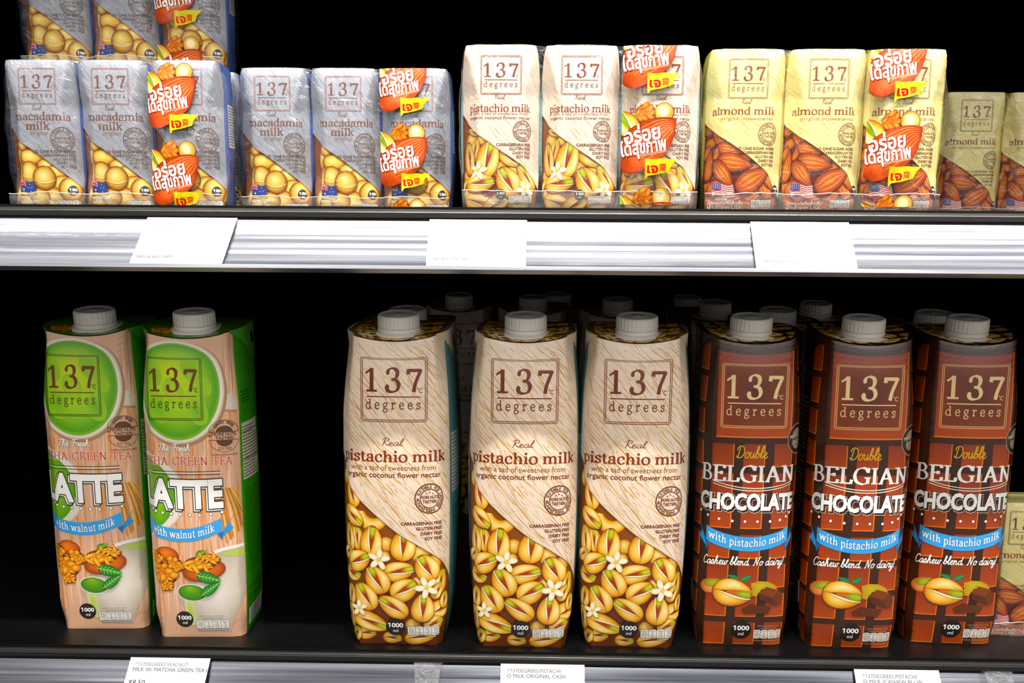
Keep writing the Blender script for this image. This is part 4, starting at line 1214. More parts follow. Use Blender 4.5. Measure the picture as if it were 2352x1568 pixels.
def promo_sticker():
    a = Art(-2.6, 2.6, -3, 14)
    if True:
        D = (0, 0)
        o = lambda x, y: (KX(x, y)[0] , KX(x, y)[1] + D[1])
        pistachio(a, *o(1210,712), 1.71, 1.26, 125, 1, ('a8c040', '8fae34', '8fae34'))
        macadamia(a, *o(1440,640), 0.58, None, False, 'f6e6bc', 'c9a060')
        walnut(a, *o(1320,640), 0.60, 0.52, 20, 3, ('e8a04a', 'd07a2a', 'a8541a', '5e2a0a'))
        al = cat([o(*p) for p in ((1140,900), (1160,830), (1220,750), (1310,695), (1420,670), (1500,675), (1520,690), (1510,780), (1475,880), (1400,955), (1310,1010), (1235,1030), (1175,990), (1140,900))], 3)[:-1]
        a.blob(al, o(1330,860), [(0, 'cf6030'), (.6, 'c85626'), (.92, 'b04416'), (1, '8a320c')])
        st = []
        for q in range(7):
            st += strip(cat([o(1165 + q * 18, 930 + q * 6), o(1260 + q * 22, 770 + q * 22), o(1400 + q * 14, 690 + q * 14), o(1505, 690 + q * 10)], 4), 0.07, True)
        a.add(st, hx('dc8450'))
        rot = lambda c, t: (lambda x, y: (c[0] + (x - c[0]) * math.cos(rad(t)) - (y - c[1]) * math.sin(rad(t)), c[1] + (x - c[0]) * math.sin(rad(t)) + (y - c[1]) * math.cos(rad(t))))
        for t, x0, x1, y, h, r_ in (('อร่อย', 1202, 1424, 822, 84, 9), ('ได้สุขภาพ', 1176, 1466, 896, 74, 9)):
            m_ = o((x0 + x1) / 2, y)
            for dx, dy, g, c in ((.04, -.04, .045, '8a2a0a'), (0, 0, .028, 'fffaf2')):
                sans_at(a, t, o(x0, y)[0] + dx, o(x1, y)[0] + dx, m_[1] + dy, h * 0.01007, c, g, None, r_)
        m_ = o(1375, 905)
        sans_at(a, '*ส่วนประกอบสูตรเจของสินค้า', o(1285, 905)[0], o(1468, 905)[0], m_[1], 0.16, 'f8d8b8', .0, None, 11)
        a.poly([o(*p) for p in ((1333,932), (1385,936), (1440,930), (1490,936), (1540,932), (1500,975), (1488,1010), (1420,1030), (1352,1042), (1340,1062), (1333,1062))], 'd2c814')
        a.add(strip([o(1333,930), o(1335,1062)], 0.08), hx('b9a818'))
        m_ = o(1380, 1022)
        sans_at(a, 'เจ', o(1348, 1022)[0], o(1414, 1022)[0], m_[1], 0.52, 'e02a14', .035)
        m_ = o(1445, 1005)
        sans_at(a, '齋', o(1424, 1005)[0], o(1468, 1005)[0], m_[1] - .02, 0.34, 'd0481c', .02)
    return a

# ---------------------------------------------------------------- board surfaces and printing on them
class Surf:
    """a grid surface; artwork is cut along its cells and laid on it layer by layer"""
    def __init__(s, ul, vl, fn, flip=1):
        s.ul, s.vl = list(ul), list(vl)
        s.P = np.array([[fn(u, v) for v in s.vl] for u in s.ul], float)
        du = np.gradient(s.P, axis=0); dv = np.gradient(s.P, axis=1)
        n = np.cross(du, dv) * flip
        s.N = n / np.maximum(np.linalg.norm(n, axis=2, keepdims=True), 1e-9)

def cut(poly, a, b, c):
    """splits a convex polygon by a*u + b*v + c = 0"""
    d = [a * p[0] + b * p[1] + c for p in poly]
    if min(d) >= -1e-9: return None, poly
    if max(d) <= 1e-9: return poly, None
    lo, hi = [], []
    n = len(poly)
    for i in range(n):
        p, q, dp, dq = poly[i], poly[(i + 1) % n], d[i], d[(i + 1) % n]
        (hi if dp > 0 else lo).append(p)
        if dp == 0: hi.append(p)
        if (dp > 0) != (dq > 0) and dp != dq:
            t = dp / (dp - dq)
            x = tuple(p[k] + (q[k] - p[k]) * t for k in range(len(p)))
            hi.append(x); lo.append(x)
    return (lo if len(lo) > 2 else None), (hi if len(hi) > 2 else None)

class Build:
    """gathers plain faces and printed artwork into one mesh"""
    def __init__(s):
        s.co, s.no, s.ink, s.size = [], [], [], []
    def face(s, pts, nrm, col):
        for p in pts:
            s.co.append(p); s.no.append(nrm); s.ink.append(col)
        s.size.append(len(pts))
    def grid(s, S, col):
        nu, nv = len(S.ul), len(S.vl)
        for i in range(nu - 1):
            for j in range(nv - 1):
                for t in (((i, j), (i + 1, j), (i + 1, j + 1)), ((i, j), (i + 1, j + 1), (i, j + 1))):
                    for q in t:
                        s.co.append(tuple(S.P[q])); s.no.append(tuple(S.N[q])); s.ink.append(col)
                    s.size.append(3)
    def art(s, S, art, sp=.0035, base=.002):
        ul, vl = S.ul, S.vl
        out = []
        for poly, lay in art.items:
            for a, b, c in ((1, 0, -ul[0]), (-1, 0, ul[-1]), (0, 1, -vl[0]), (0, -1, vl[-1])):
                poly = cut(poly, a, b, c)[1]
                if poly is None: break
            if poly is None: continue
            todo = [poly]
            us = [p[0] for p in poly]
            i0, i1 = bisect.bisect_right(ul, min(us) + 1e-7), bisect.bisect_left(ul, max(us) - 1e-7)
            cols = []
            rest = poly
            for i in range(i0, i1):
                lo, rest = cut(rest, 1, 0, -ul[i])
                if lo: cols.append((i - 1, lo))
                if rest is None: break
            if rest: cols.append((max(i1, i0) - 1, rest))
            for i, q in cols:
                i = min(max(i, 0), len(ul) - 2)
                vs = [p[1] for p in q]
                j0, j1 = bisect.bisect_right(vl, min(vs) + 1e-7), bisect.bisect_left(vl, max(vs) - 1e-7)
                rest = q; cells = []
                for j in range(j0, j1):
                    lo, rest = cut(rest, 0, 1, -vl[j])
                    if lo: cells.append((j - 1, lo))
                    if rest is None: break
                if rest: cells.append((max(j1, j0) - 1, rest))
                for j, r in cells:
                    j = min(max(j, 0), len(vl) - 2)
                    a, b = 1 / (ul[i + 1] - ul[i]), -1 / (vl[j + 1] - vl[j])
                    lo, hi = cut(r, a, b, -a * ul[i] - b * vl[j])
                    if hi: out.append((i, j, 0, lay, hi))
                    if lo: out.append((i, j, 1, lay, lo))
        if not out: return
        I = np.array([o[0] for o in out for _ in o[4]]); J = np.array([o[1] for o in out for _ in o[4]])
        Hf = np.array([o[2] for o in out for _ in o[4]]); Ly = np.array([o[3] for o in out for _ in o[4]], float)
        D = np.array([p for o in out for p in o[4]], float)
        UL, VL = np.array(ul), np.array(vl)
        fu = ((D[:, 0] - UL[I]) / (UL[I + 1] - UL[I]))[:, None]; fv = ((D[:, 1] - VL[J]) / (VL[J + 1] - VL[J]))[:, None]
        def ev(A):
            p00, p10, p01, p11 = A[I, J], A[I + 1, J], A[I, J + 1], A[I + 1, J + 1]
            return np.where(Hf[:, None] == 0, p00 + fu * (p10 - p00) + fv * (p11 - p10), p00 + fv * (p01 - p00) + fu * (p11 - p01))
        N = ev(S.N); N /= np.maximum(np.linalg.norm(N, axis=1, keepdims=True), 1e-9)
        lum = D[:, 2:5] @ np.array([.25, .65, .10])         # strong offset inks
        D[:, 2:5] = np.clip(lum[:, None] + (D[:, 2:5] - lum[:, None]) * 1.15, 0, 1) * .95
        P = ev(S.P) + N * (base + sp * Ly)[:, None]
        s.co += [tuple(x) for x in P]; s.no += [tuple(x) for x in N]; s.ink += [tuple(x) for x in D[:, 2:6]]
        s.size += [len(o[4]) for o in out]
    def mesh(s, name, m):
        n = len(s.co)
        me = bpy.data.meshes.new(name)
        me.vertices.add(n)
        me.vertices.foreach_set('co', (np.array(s.co, np.float32) * .01).ravel())
        me.loops.add(n)
        me.loops.foreach_set('vertex_index', np.arange(n, dtype=np.int32))
        sz = np.array(s.size, np.int32)
        me.polygons.add(len(sz))
        me.polygons.foreach_set('loop_start', (np.cumsum(sz) - sz).astype(np.int32))
        me.polygons.foreach_set('use_smooth', np.ones(len(sz), bool))
        at = me.color_attributes.new('ink', 'FLOAT_COLOR', 'POINT')
        at.data.foreach_set('color', np.array(s.ink, np.float32).ravel())
        me.update(calc_edges=True)
        me.normals_split_custom_set_from_vertices([Vector(v) for v in s.no])
        me.materials.append(m)
        return me

def lines(lo, hi, step, fine=(), fstep=.2):
    x = [lo]
    while x[-1] < hi - 1e-6:
        st = step
        for a, b in fine:
            if a <= abs(x[-1]) + 1e-6 < b or a <= -x[-1] - 1e-6 < b: st = fstep
        x.append(min(hi, x[-1] + st))
    if len(x) > 2 and x[-1] - x[-2] < 1e-4: x.pop(-2)
    return x

def half_section(a, b, e, es, r, flat, kx=0.0, ky=0.0):
    """right half outline from the middle of the front to the middle of the back"""
    f = a - r - kx
    pts = [(f * k / 14, -(b + e * (1 - (f * k / 14 / a) ** 2))) for k in range(15)]
    y0 = pts[-1][1]
    if not flat:
        y1 = -b + r + ky
        if kx > 0:                                          # pinched front corner: crease, then a slanting panel
            m = (f + .3 * r, y0 + .3 * r)
            pts += [(f + .14 * r, y0 + .06 * r), m, (m[0] + (a - m[0]) * .4, m[1] + (y1 - m[1]) * .33), (m[0] + (a - m[0]) * .75, m[1] + (y1 - m[1]) * .66), (a - .02, y1 - .12), (a, y1)]
        else:
            pts += [(a - r + r * math.sin(t), y0 + (-b + r - y0) * (1 - math.cos(t))) for t in np.linspace(0, math.pi / 2, 7)[1:]]
    else:
        pts.append((a, -b + r))
    pts += [(a + es * (1 - (y / (b - r)) ** 2), y) for y in np.linspace(-b + r + (0 if flat else ky), b - r, 12)[1:]]
    if not flat:
        pts += [(a - r + r * math.cos(t), b - r + r * math.sin(t)) for t in np.linspace(0, math.pi / 2, 6)[1:]]
    else:
        pts.append((a - r, b))
    pts.append((0, b))
    return np.array(pts)

class Carton:
    def __init__(s, prof, H, top=None, flat=False):
        s.prof, s.H, s.top, s.flat, s.cache = prof, H, top, flat, {}
        c = s.sec(H * .5)
        s.L0 = c[1][-1]
    def sec(s, z):
        k = round(z, 5)
        if k not in s.cache:
            q = s.prof(z / s.H)
            p = half_section(*q[:5], s.flat, *q[5:])
            L = np.concatenate([[0], np.cumsum(np.linalg.norm(np.diff(p, axis=0), axis=1))])
            s.cache[k] = (p, L)
        return s.cache[k]
    def __call__(s, u, z):
        p, L = s.sec(z)
        w = abs(u) / s.L0
        d = min(abs(u) + (L[-1] - s.L0) * w ** 4, L[-1])
        x, y = np.interp(d, L, p[:, 0]), np.interp(d, L, p[:, 1])
        x = x if u >= 0 else -x
        return (x, y, s.top(x, y, z) if s.top else z)

def smooth(t):
    t = min(max(t, 0), 1)
    return t * t * (3 - 2 * t)

def carton_mesh(name, C, ul, vl, artwork, base, m, topart=None, lid='efe7da', topslope=None):
    B = Build()
    S = Surf(ul, vl, C)
    base = hx(base) if isinstance(base, str) else base
    B.grid(S, base)
    B.art(S, artwork)
    lid = hx(lid)
    for j, up in ((0, -1), (-1, 1)):                        # bottom and top closures
        ring = [tuple(p) for p in S.P[:, j]]
        cx, cy = 0.0, sum(p[1] for p in ring) / len(ring)
        zf = (lambda x, y: topslope(x, y)) if (topslope and up > 0) else (lambda x, y: ring[0][2])
        lv = [ring]
        for t in (.7, .4, .12):
            lv.append([(cx + (p[0] - cx) * t, cy + (p[1] - cy) * t, zf(cx + (p[0] - cx) * t, cy + (p[1] - cy) * t)) for p in ring])
        n = len(ring)
        for a, b in zip(lv, lv[1:]):
            for i in range(n - 1):
                q = [a[i], a[i + 1], b[i + 1], b[i]]
                B.face(q if up > 0 else q[::-1], (0, 0, up), lid)
        B.face(lv[-1][:-1] if up > 0 else lv[-1][:-1][::-1], (0, 0, up), lid)
    if topart is not None:
        xs = np.linspace(-3.2, 3.2, 9); ys = np.linspace(-3.5, 3.4, 9)
        T = Surf(xs, ys, lambda x, y: (x, y, topslope(x, y) + .03))
        keep = []
        for poly, lay in topart.items:                      # only within the outline of the top
            for A, b_, c_ in ((-1, 0, 2.85), (1, 0, 2.85), (0, -1, 2.95), (0, 1, 3.15), (-1, .34, 3.30), (1, .34, 3.30)):
                poly = cut(poly, A, b_, c_)[1]
                if poly is None: break
            if poly: keep.append((poly, lay))
        topart.items = keep
        B.art(T, topart)
    return B.mesh(name, m)

# ---------------------------------------------------------------- one-litre carton
LH = 21.1
def litre(E, dA, W0=3.1):
    def prof(t):
        bl = max(0, math.sin(math.pi * min(max(t, 0), 1))) ** .7
        tap = smooth(t / .12)
        return (W0 - .10 * (1 - tap) + .04 * t + dA * bl, 3.25 - .06 * (1 - tap) + .1 * bl, E * bl + .02, .28 * bl, .25 + .5 * bl, 1e-4 + .36 * smooth((t - .74) / .26) + .16 * smooth((.10 - t) / .10), 1.5 * smooth((t - .74) / .26) + .5 * smooth((.10 - t) / .10))
    def slope(x, y):
        a = W0 + .04
        f = (y + 3.25) / 6.5
        return LH + .5 * f - .55 * max(0, 1 - (x / a) ** 2) * max(0, 1 - f) ** 1.5
    def top(x, y, z):
        return z + (slope(x, y) - LH) * smooth((z - LH + 2.4) / 2.4)
    return Carton(prof, LH, top), slope

def cap_meshes():
    n = 180
    def lathe(prof, ribs=None):
        V, F = [], []
        for k, (r, z) in enumerate(prof):
            for i in range(n):
                t = 2 * math.pi * i / n
                rr = r + (ribs[k] * (.4 if (i % 6) else -2.2) if ribs else 0)
                V.append((rr * math.cos(t), rr * math.sin(t), z))
        for k in range(len(prof) - 1):
            for i in range(n):
                j = (i + 1) % n
                F.append((k * n + i, k * n + j, (k + 1) * n + j, (k + 1) * n + i))
        F.append(tuple(range(n))[::-1])
        F.append(tuple((len(prof) - 1) * n + i for i in range(n)))
        return V, F
    V, F = lathe([(1.36, .42), (1.39, .45), (1.395, .55), (1.38, 1.12), (1.34, 1.22), (1.27, 1.255), (1.20, 1.25), (1.15, 1.205), (.9, 1.2), (.12, 1.2), (.08, 1.225), (.03, 1.23)], [0, .008, .022, .018, .004, 0, 0, 0, 0, 0, 0, 0])
    cap = mesh('screw_cap', V, F, True, .01)
    V, F = lathe([(1.32, .10), (1.41, .12), (1.415, .34), (1.37, .385), (1.32, .40)])
    ringm = mesh('tamper_ring', V, F, True, .01)
    V, F = lathe([(1.84, .0), (1.86, .03), (1.84, .07), (1.5, .12), (1.3, .13)])
    V = [(x, y + (.55 * smooth((y - .2) / 1.6) if y > .2 else 0) * (abs(math.hypot(x, y)) > 1.6), z) for x, y, z in V]
    fl = mesh('cap_flange', V, F, True, .01)
    for me in (cap, ringm, fl):
        me.materials.append(M_CAP)
    return cap, ringm, fl

def flap_mesh(C, side, col, mark):
    """the folded corner glued down on a side of the carton"""
    B = Build()
    def f(s, t):                                            # s along the depth, t downwards
        y0, y1 = -2.95 + 4.4 * t, 3.15 - .5 * t
        y = y0 + (y1 - y0) * s
        z = (LH + .5 * (y + 3.25) / 6.5) - 2.5 * t * (1 + .05 * s) + (.10 * math.sin(math.pi * s) - .05) * (1 - t)
        b, r = C.prof(min(z, LH) / LH)[1], .3
        p = C.sec(min(z, LH))[0]
        p = p[p[:, 0] > 2.0]
        x = float(np.interp(y, p[:, 1], p[:, 0])) + .06 + .26 * (1 - t) * math.sin(math.pi * min(1, s)) ** .7 * (1 - .5 * t) * smooth((1 - t) * 2)
        return (side * x, y, z)
    xs, ts = np.linspace(0, 1, 11), np.linspace(0, 1, 9)
    S = Surf(list(xs), list(ts), f, -side)
    c = hx(col)
    G = [[f(s, t) for t in ts] for s in xs]
    In = [[(p[0] - side * .13, p[1], p[2]) for p in r] for r in G]
    for i in range(10):
        for j in range(8):
            q = [G[i][j], G[i + 1][j], G[i + 1][j + 1], G[i][j + 1]]
            B.face(q if side < 0 else q[::-1], tuple(S.N[i, j]), c)
            q = [In[i][j], In[i + 1][j], In[i + 1][j + 1], In[i][j + 1]]
            B.face(q[::-1] if side < 0 else q, tuple(-S.N[i, j]), c)
    ed = [(i, 0) for i in range(11)] + [(10, j) for j in range(1, 9)] + [(i, 8) for i in range(9, -1, -1)] + [(0, j) for j in range(7, -1, -1)]
    for (i, j), (k, l) in zip(ed, ed[1:]):
        B.face([G[i][j], In[i][j], In[k][l], G[k][l]], tuple(S.N[i, j]), c)
    if mark:
        a = Art(0, 1, 0, 1)
        a.poly(ell(.62, .42, .13, .17, 0, 18), '201c18'); a.poly(ell(.62, .42, .10, .13, 0, 18), 'f0ece4')
        a.poly([(.62, .34), (.69, .49), (.55, .49)], '201c18'); a.poly(ell(.62, .445, .025, .03, 0, 10), 'f0ece4')
        B.art(S, a)
    return B.mesh('folded_corner', M_PRINT)

CAP_ME = cap_meshes()
def make_litre(kind, E, dA, W0, art, flapcol, topart, lid, label, cat_, group):
    C, slope = litre(E, dA, W0)
    ul = lines(-C.L0, C.L0, .62, ((2.2, 4.4),), .22)
    vl = [0, .15, .35, .6, 1.0, 1.5] + [2.2 + .75 * i for i in range(22)] + [18.6, 19.1, 19.6, 20.1, 20.6, 20.9, LH]
    a, base = art
    t = empty(kind, (0, 0, 0))
    tag(t, label, cat_, group)
    link('carton_body', carton_mesh('carton_body', C, ul, vl, a, base, M_PRINT, topart, lid, slope), None, t)
    cap = link('screw_cap', CAP_ME[0], None, t, (0, -.008, .2103))
    cap.rotation_euler = (rad(9), 0, 0)
    link('tamper_ring', CAP_ME[1], None, cap)
    link('cap_flange', CAP_ME[2], None, cap)
    for sd in (-1, 1):
        link('folded_corner', flap_mesh(C, sd, flapcol, sd > 0), None, t)
    return t

# ---------------------------------------------------------------- small carton with slanting corner facets
def make_small(kind, art, label, cat_, group, lid):
    def prof(t):
        t = min(max(t, 0), 1)
        c = .06 + .98 * min(1, t / .24, (1 - t) / .30)
        bl = math.sin(math.pi * t) ** .6
        return (2.08 + .35 * bl, 1.72 + .22 * bl, .05 + .08 * bl, .05, c)
    C = Carton(prof, SMALLH, None, True)
    ul = lines(-C.L0, C.L0, .45, ((1.0, 3.2),), .17)
    vl = lines(0, SMALLH, .32)
    a, base = art
    t = empty(kind, (0, 0, 0))
    tag(t, label, cat_, group)
    link('carton_body', carton_mesh('carton_body', C, ul, vl, a, base, M_PRINT, None, lid), None, t)
    B = Build()                                             # flattened top seam
    c = hx(lid)
    x, y0, y1, z0, z1 = 2.0, .55, 1.35, SMALLH + .005, SMALLH + .1
    q = [(-x, y0, z0), (x, y0, z0), (x, y1, z0), (-x, y1, z0), (-x, y0, z1), (x, y0, z1), (x, y1, z1), (-x, y1, z1)]
    for f, n in (((4, 5, 6, 7), (0, 0, 1)), ((0, 1, 5, 4), (0, -1, 0)), ((1, 2, 6, 5), (1, 0, 0)), ((2, 3, 7, 6), (0, 1, 0)), ((3, 0, 4, 7), (-1, 0, 0)), ((3, 2, 1, 0), (0, 0, -1))):
        B.face([q[i] for i in f], n, c)
    link('top_seam', B.mesh('top_seam', M_PRINT), None, t)
    return t

# ---------------------------------------------------------------- shrink film round three small cartons
PITCH = 4.93
def film_front(x, z, seed):
    """front skin of the film: tight over the cartons, sagging between them"""
    t = min(max(z / SMALLH, 0), 1)
    bl = math.sin(math.pi * t) ** .6
    y = -(1.72 + .30 * bl + .26)
    for g in (-.5, .5):
        y += .42 * math.exp(-((x - g * PITCH) / .42) ** 2) * (.55 + .45 * bl)
    w = .035 * math.sin(x * 3.1 + z * 1.3 + seed) + .03 * math.sin(z * 4.2 - x * 1.7 + seed * 2) + .02 * math.sin(x * 9 + z * 6 + seed)
    return y - .03 + w * (.5 + .5 * abs(math.sin(z * .7 + seed)))

def make_film(label, seed, phase, group=None, promo_at=1, cen=0.0):
    t = empty('shrink_film', (0, 0, 0))
    tag(t, label, 'shrink film', group)
    hx_ = 1.5 * PITCH
    rn = random.Random(seed)
    def outline(z, top=False):
        tt = min(max(z / SMALLH, 0), 1)
        bl = math.sin(math.pi * tt) ** .6
        a = hx_ - .34 + .40 * bl
        n = 60; pts = []
        for i in range(n + 1):
            x = -a + .4 + (2 * a - .8) * i / n
            pts.append((x, film_front(x, z, seed)))
        yb = 1.72 + .30 * bl + .26
        yf = pts[-1][1]
        for i in range(1, 13):
            s = i / 12
            pts.append((a + .06 * math.sin(s * 9 + z * 2 + seed) + .12 * math.sin(math.pi * s), yf + .35 + (yb - .2 - yf - .35) * s))
        for i in range(0, 21):
            pts.append((a - .4 - (2 * a - .8) * i / 20, yb))
        yf = pts[0][1]
        for i in range(0, 12):
            s = 1 - i / 12
            pts.append((-a - .06 * math.sin(s * 8 + z * 2.3 + seed) - .12 * math.sin(math.pi * s), yf + .35 + (yb - .2 - yf - .35) * s))
        return pts
    zs = [.02] + [SMALLH * k / 26 for k in range(1, 26)] + [SMALLH + .01, SMALLH + .05]
    V, F = [], []
    for k, z in enumerate(zs):
        o = outline(min(z, SMALLH))
        sc = 1.0 if k < len(zs) - 1 else .97
        for x, y in o:
            zz = z
            if k >= len(zs) - 2:                            # film dips between the tops
                zz -= .25 * sum(math.exp(-((x - g * PITCH) / .5) ** 2) for g in (-.5, .5))
            V.append((x * sc, y * sc, zz))
    n = len(outline(1.0))
    for k in range(len(zs) - 1):
        for i in range(n):
            j = (i + 1) % n
            F.append((k * n + i, k * n + j, (k + 1) * n + j, (k + 1) * n + i))
    b = (len(zs) - 1) * n
    V.append((0, .3, SMALLH + .14)); c = len(V) - 1
    for i in range(n):
        F.append((b + i, b + (i + 1) % n, c))
    link('film_skin', mesh('film_skin', V, F, True, .01), M_FILM, t)
    # doubled film and its ragged edge along the foot of the pack
    V, F = [], []
    N = 90
    top = lambda x: 1.12 + .05 * math.sin(x * 1.3 + seed) + .018 * math.sin(x * 6 + seed * 3) + .05 * max(0, math.cos(x * 2 * math.pi / PITCH)) - .12
    a = hx_ - .1
    for i in range(N + 1):
        x = -a + 2 * a * i / N
        for k in range(6):
            z = .03 + (top(x) - .03) * k / 5
            V.append((x, film_front(x, z, seed) - .05 - .03 * math.sin(k + x), z))
    for i in range(N):
        for k in range(5):
            F.append((i * 6 + k, (i + 1) * 6 + k, (i + 1) * 6 + k + 1, i * 6 + k + 1))
    link('folded_foot', mesh('folded_foot', V, F, True, .01), M_FOLD, t)
    V, F = [], []
    m = 6
    for i in range(N + 1):
        x = -a + 2 * a * i / N
        for k in range(m):
            q = 2 * math.pi * k / m
            V.append((x, film_front(x, top(x), seed) - .06 + .035 * math.cos(q), top(x) + .03 * math.sin(q)))
    for i in range(N):
        for k in range(m):
            F.append((i * m + k, (i + 1) * m + k, (i + 1) * m + (k + 1) % m, i * m + (k + 1) % m))
    link('sealed_edge', mesh('sealed_edge', V, F, True, .01), M_SEAL, t)
    if phase is not None:
        x0 = promo_at * PITCH + cen
        S = Surf(list(np.linspace(-2.4, 2.3, 22)), list(np.linspace(.25, SMALLH - .02, 34)), lambda u, v: (x0 + u, film_front(x0 + u, v, seed) - .075, v))
        B = Build()
        B.art(S, art_promo(phase))
        link('nut_sticker_print', B.mesh('nut_sticker_print', M_FILMPRINT), None, t)
    return t

# ---------------------------------------------------------------- shelving
def extrude(name, prof, x0, x1, m, parent=None, loc=None):
    n = len(prof)
    V = [(x0, y, z) for y, z in prof] + [(x1, y, z) for y, z in prof]
    F = [(i, (i + 1) % n, n + (i + 1) % n, n + i) for i in range(n)] + [tuple(range(n))[::-1], tuple(range(n, 2 * n))]
    me = mesh(name, V, F)
    return link(name, me, m, parent, loc)

XL, XR = -.78, .78
ZU = .290
back = extrude('wall_back', [(.52, -.35), (.55, -.35), (.55, .95), (.52, .95)], XL, XR, M_WALL)
tag(back, None, None, None, 'structure')
for nm, x in (('wall_left', XL - .02), ('wall_right', XR)):
    w = extrude(nm, [(.0, -.35), (.52, -.35), (.52, .95), (.0, .95)], x, x + .02, M_WALL)
    tag(w, None, None, None, 'structure')
fl = extrude('floor', [(-1.6, -1.0), (-1.6, -.98), (.56, -.98), (.56, -1.0)], -1.6, 1.6, M_FLOOR)
tag(fl, None, None, None, 'structure')
pl = extrude('plinth', [(.04, -.98), (.55, -.98), (.55, -.36), (.04, -.36)], XL - .02, XR + .02, M_WALL)
tag(pl, 'black shelving base below the lower shelf', 'shelving base', None, 'structure')

def rail_profile(out=.0285, drop=.0300):
    """grooved price rail, leaning out towards the shopper"""
    n = 40; pts = []
    L = math.hypot(out, drop); ux, uz = -out / L, -drop / L; nx, nz = -uz, ux
    nx, nz = (uz, -ux)
    if nx > 0: nx, nz = -nx, -nz
    for i in range(n + 1):
        s = L * i / n
        g = .00013 * math.sin(i * .36 + .5) + .00005 * math.sin(i * 1.1 + 1) - .0012 * math.sin(math.pi * i / n)
        pts.append((ux * s + nx * g, uz * s + nz * g))
    pts.append((ux * L + nx * .0035, uz * L + nz * .0035 + .001))
    pts.append((ux * L + nx * .0035 - .0006, uz * L + nz * .0035 - .0012))
    pts.append((ux * L - nx * .001, uz * L - nz * .002))
    return pts + [(p[0] - nx * .002, p[1] - nz * .002) for p in reversed(pts[:n + 1])]

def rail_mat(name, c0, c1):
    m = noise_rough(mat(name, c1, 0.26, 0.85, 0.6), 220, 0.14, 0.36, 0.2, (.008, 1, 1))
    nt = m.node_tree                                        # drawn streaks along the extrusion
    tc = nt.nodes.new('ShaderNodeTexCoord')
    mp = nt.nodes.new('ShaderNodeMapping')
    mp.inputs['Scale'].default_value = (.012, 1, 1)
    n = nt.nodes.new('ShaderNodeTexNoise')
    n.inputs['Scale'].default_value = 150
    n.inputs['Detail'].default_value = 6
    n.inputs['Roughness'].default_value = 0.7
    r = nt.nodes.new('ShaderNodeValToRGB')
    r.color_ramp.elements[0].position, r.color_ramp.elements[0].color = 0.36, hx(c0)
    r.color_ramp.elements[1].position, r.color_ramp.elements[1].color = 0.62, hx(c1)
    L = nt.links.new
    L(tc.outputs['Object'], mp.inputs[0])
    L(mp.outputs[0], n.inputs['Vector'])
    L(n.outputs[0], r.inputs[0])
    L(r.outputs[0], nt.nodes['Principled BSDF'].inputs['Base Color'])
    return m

def shelf(z, label, rail_label, rail):
    s = empty('shelf', (0, 0, z))
    tag(s, label, 'shelf')
    extrude('shelf_board', [(-.0055, 0), (.515, 0), (.515, -.018), (-.0055, -.018)], XL + .001, XR - .001, M_BLACK, s)
    lip = [(-.0056, -.0020), (-.0064, -.0016), (-.0078, -.0016), (-.0084, -.0019), (-.0086, -.0024), (-.0092, -.003), (-.0100, -.0032), (-.0104, -.0038), (-.0105, -.0066), (-.0100, -.0072), (-.0086, -.0074), (-.0084, -.012), (-.0056, -.012)]
    extrude('front_lip', lip, XL + .001, XR - .001, M_LIP, s)
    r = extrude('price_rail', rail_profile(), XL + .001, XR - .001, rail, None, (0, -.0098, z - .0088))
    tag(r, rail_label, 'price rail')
    return s
shelf(ZU, 'upper black shelf carrying the small film-wrapped nut milk packs', 'brightly lit price rail along the front of the upper shelf', rail_mat('lit_price_rail', '70737f', 'b4b6be'))  # rail colour painted lighter here to imitate the lamp glare
top = extrude('shelf', [(.048, .535), (.515, .535), (.515, .515), (.048, .515)], XL + .001, XR - .001, M_BLACK)  # unseen shelf, placed to keep lamp light off the rear packs
tag(top, 'unseen black shelf overhead, added to shade the stacked and set-back packs', 'shelf')
shelf(0.0, 'lower black shelf carrying the tall one-litre cartons with white caps', 'dark grooved price rail along the front of the lower shelf at the bottom', rail_mat('shaded_price_rail', '34363e', '787a82'))  # same rail, painted darker for the weaker light down here

def price_tag(x, z, w, texts, label, group, skew=0.0):
    """paper ticket standing in a rail; texts: (string, x from left, y from top, height) in cm"""
    B = Build()
    h = 4.1
    L = math.hypot(.0285, .030)
    uy, uz = -.0285 / L, -.030 / L
    S = Surf(list(np.linspace(0, w, 5)), list(np.linspace(0, h, 5)), lambda u, v: (u - w / 2 + skew * v, -.98 + uy * (h - v) - .16 * .73, -.88 + uz * (h - v) + .16 * .69))
    B.grid(S, hx('f8f8fa'))
    bk = [(p[0], p[1] + .02, p[2] - .02) for p in (S.P[0, 0], S.P[0, -1], S.P[-1, -1], S.P[-1, 0])]
    B.face(bk, tuple(-S.N[0, 0]), hx('e8e6e2'))
    a = Art(0, w, 0, h)
    for s_, tx, ty, th, c in texts:
        sans_size(a, s_, tx, h - ty - th, th, c, .0, 'l', .92)
    B.art(S, a)
    o = link('price_tag', B.mesh('price_tag', M_TAGPRINT), None, None, (x, 0, z))
    tag(o, label, 'price tag', group)
    return o

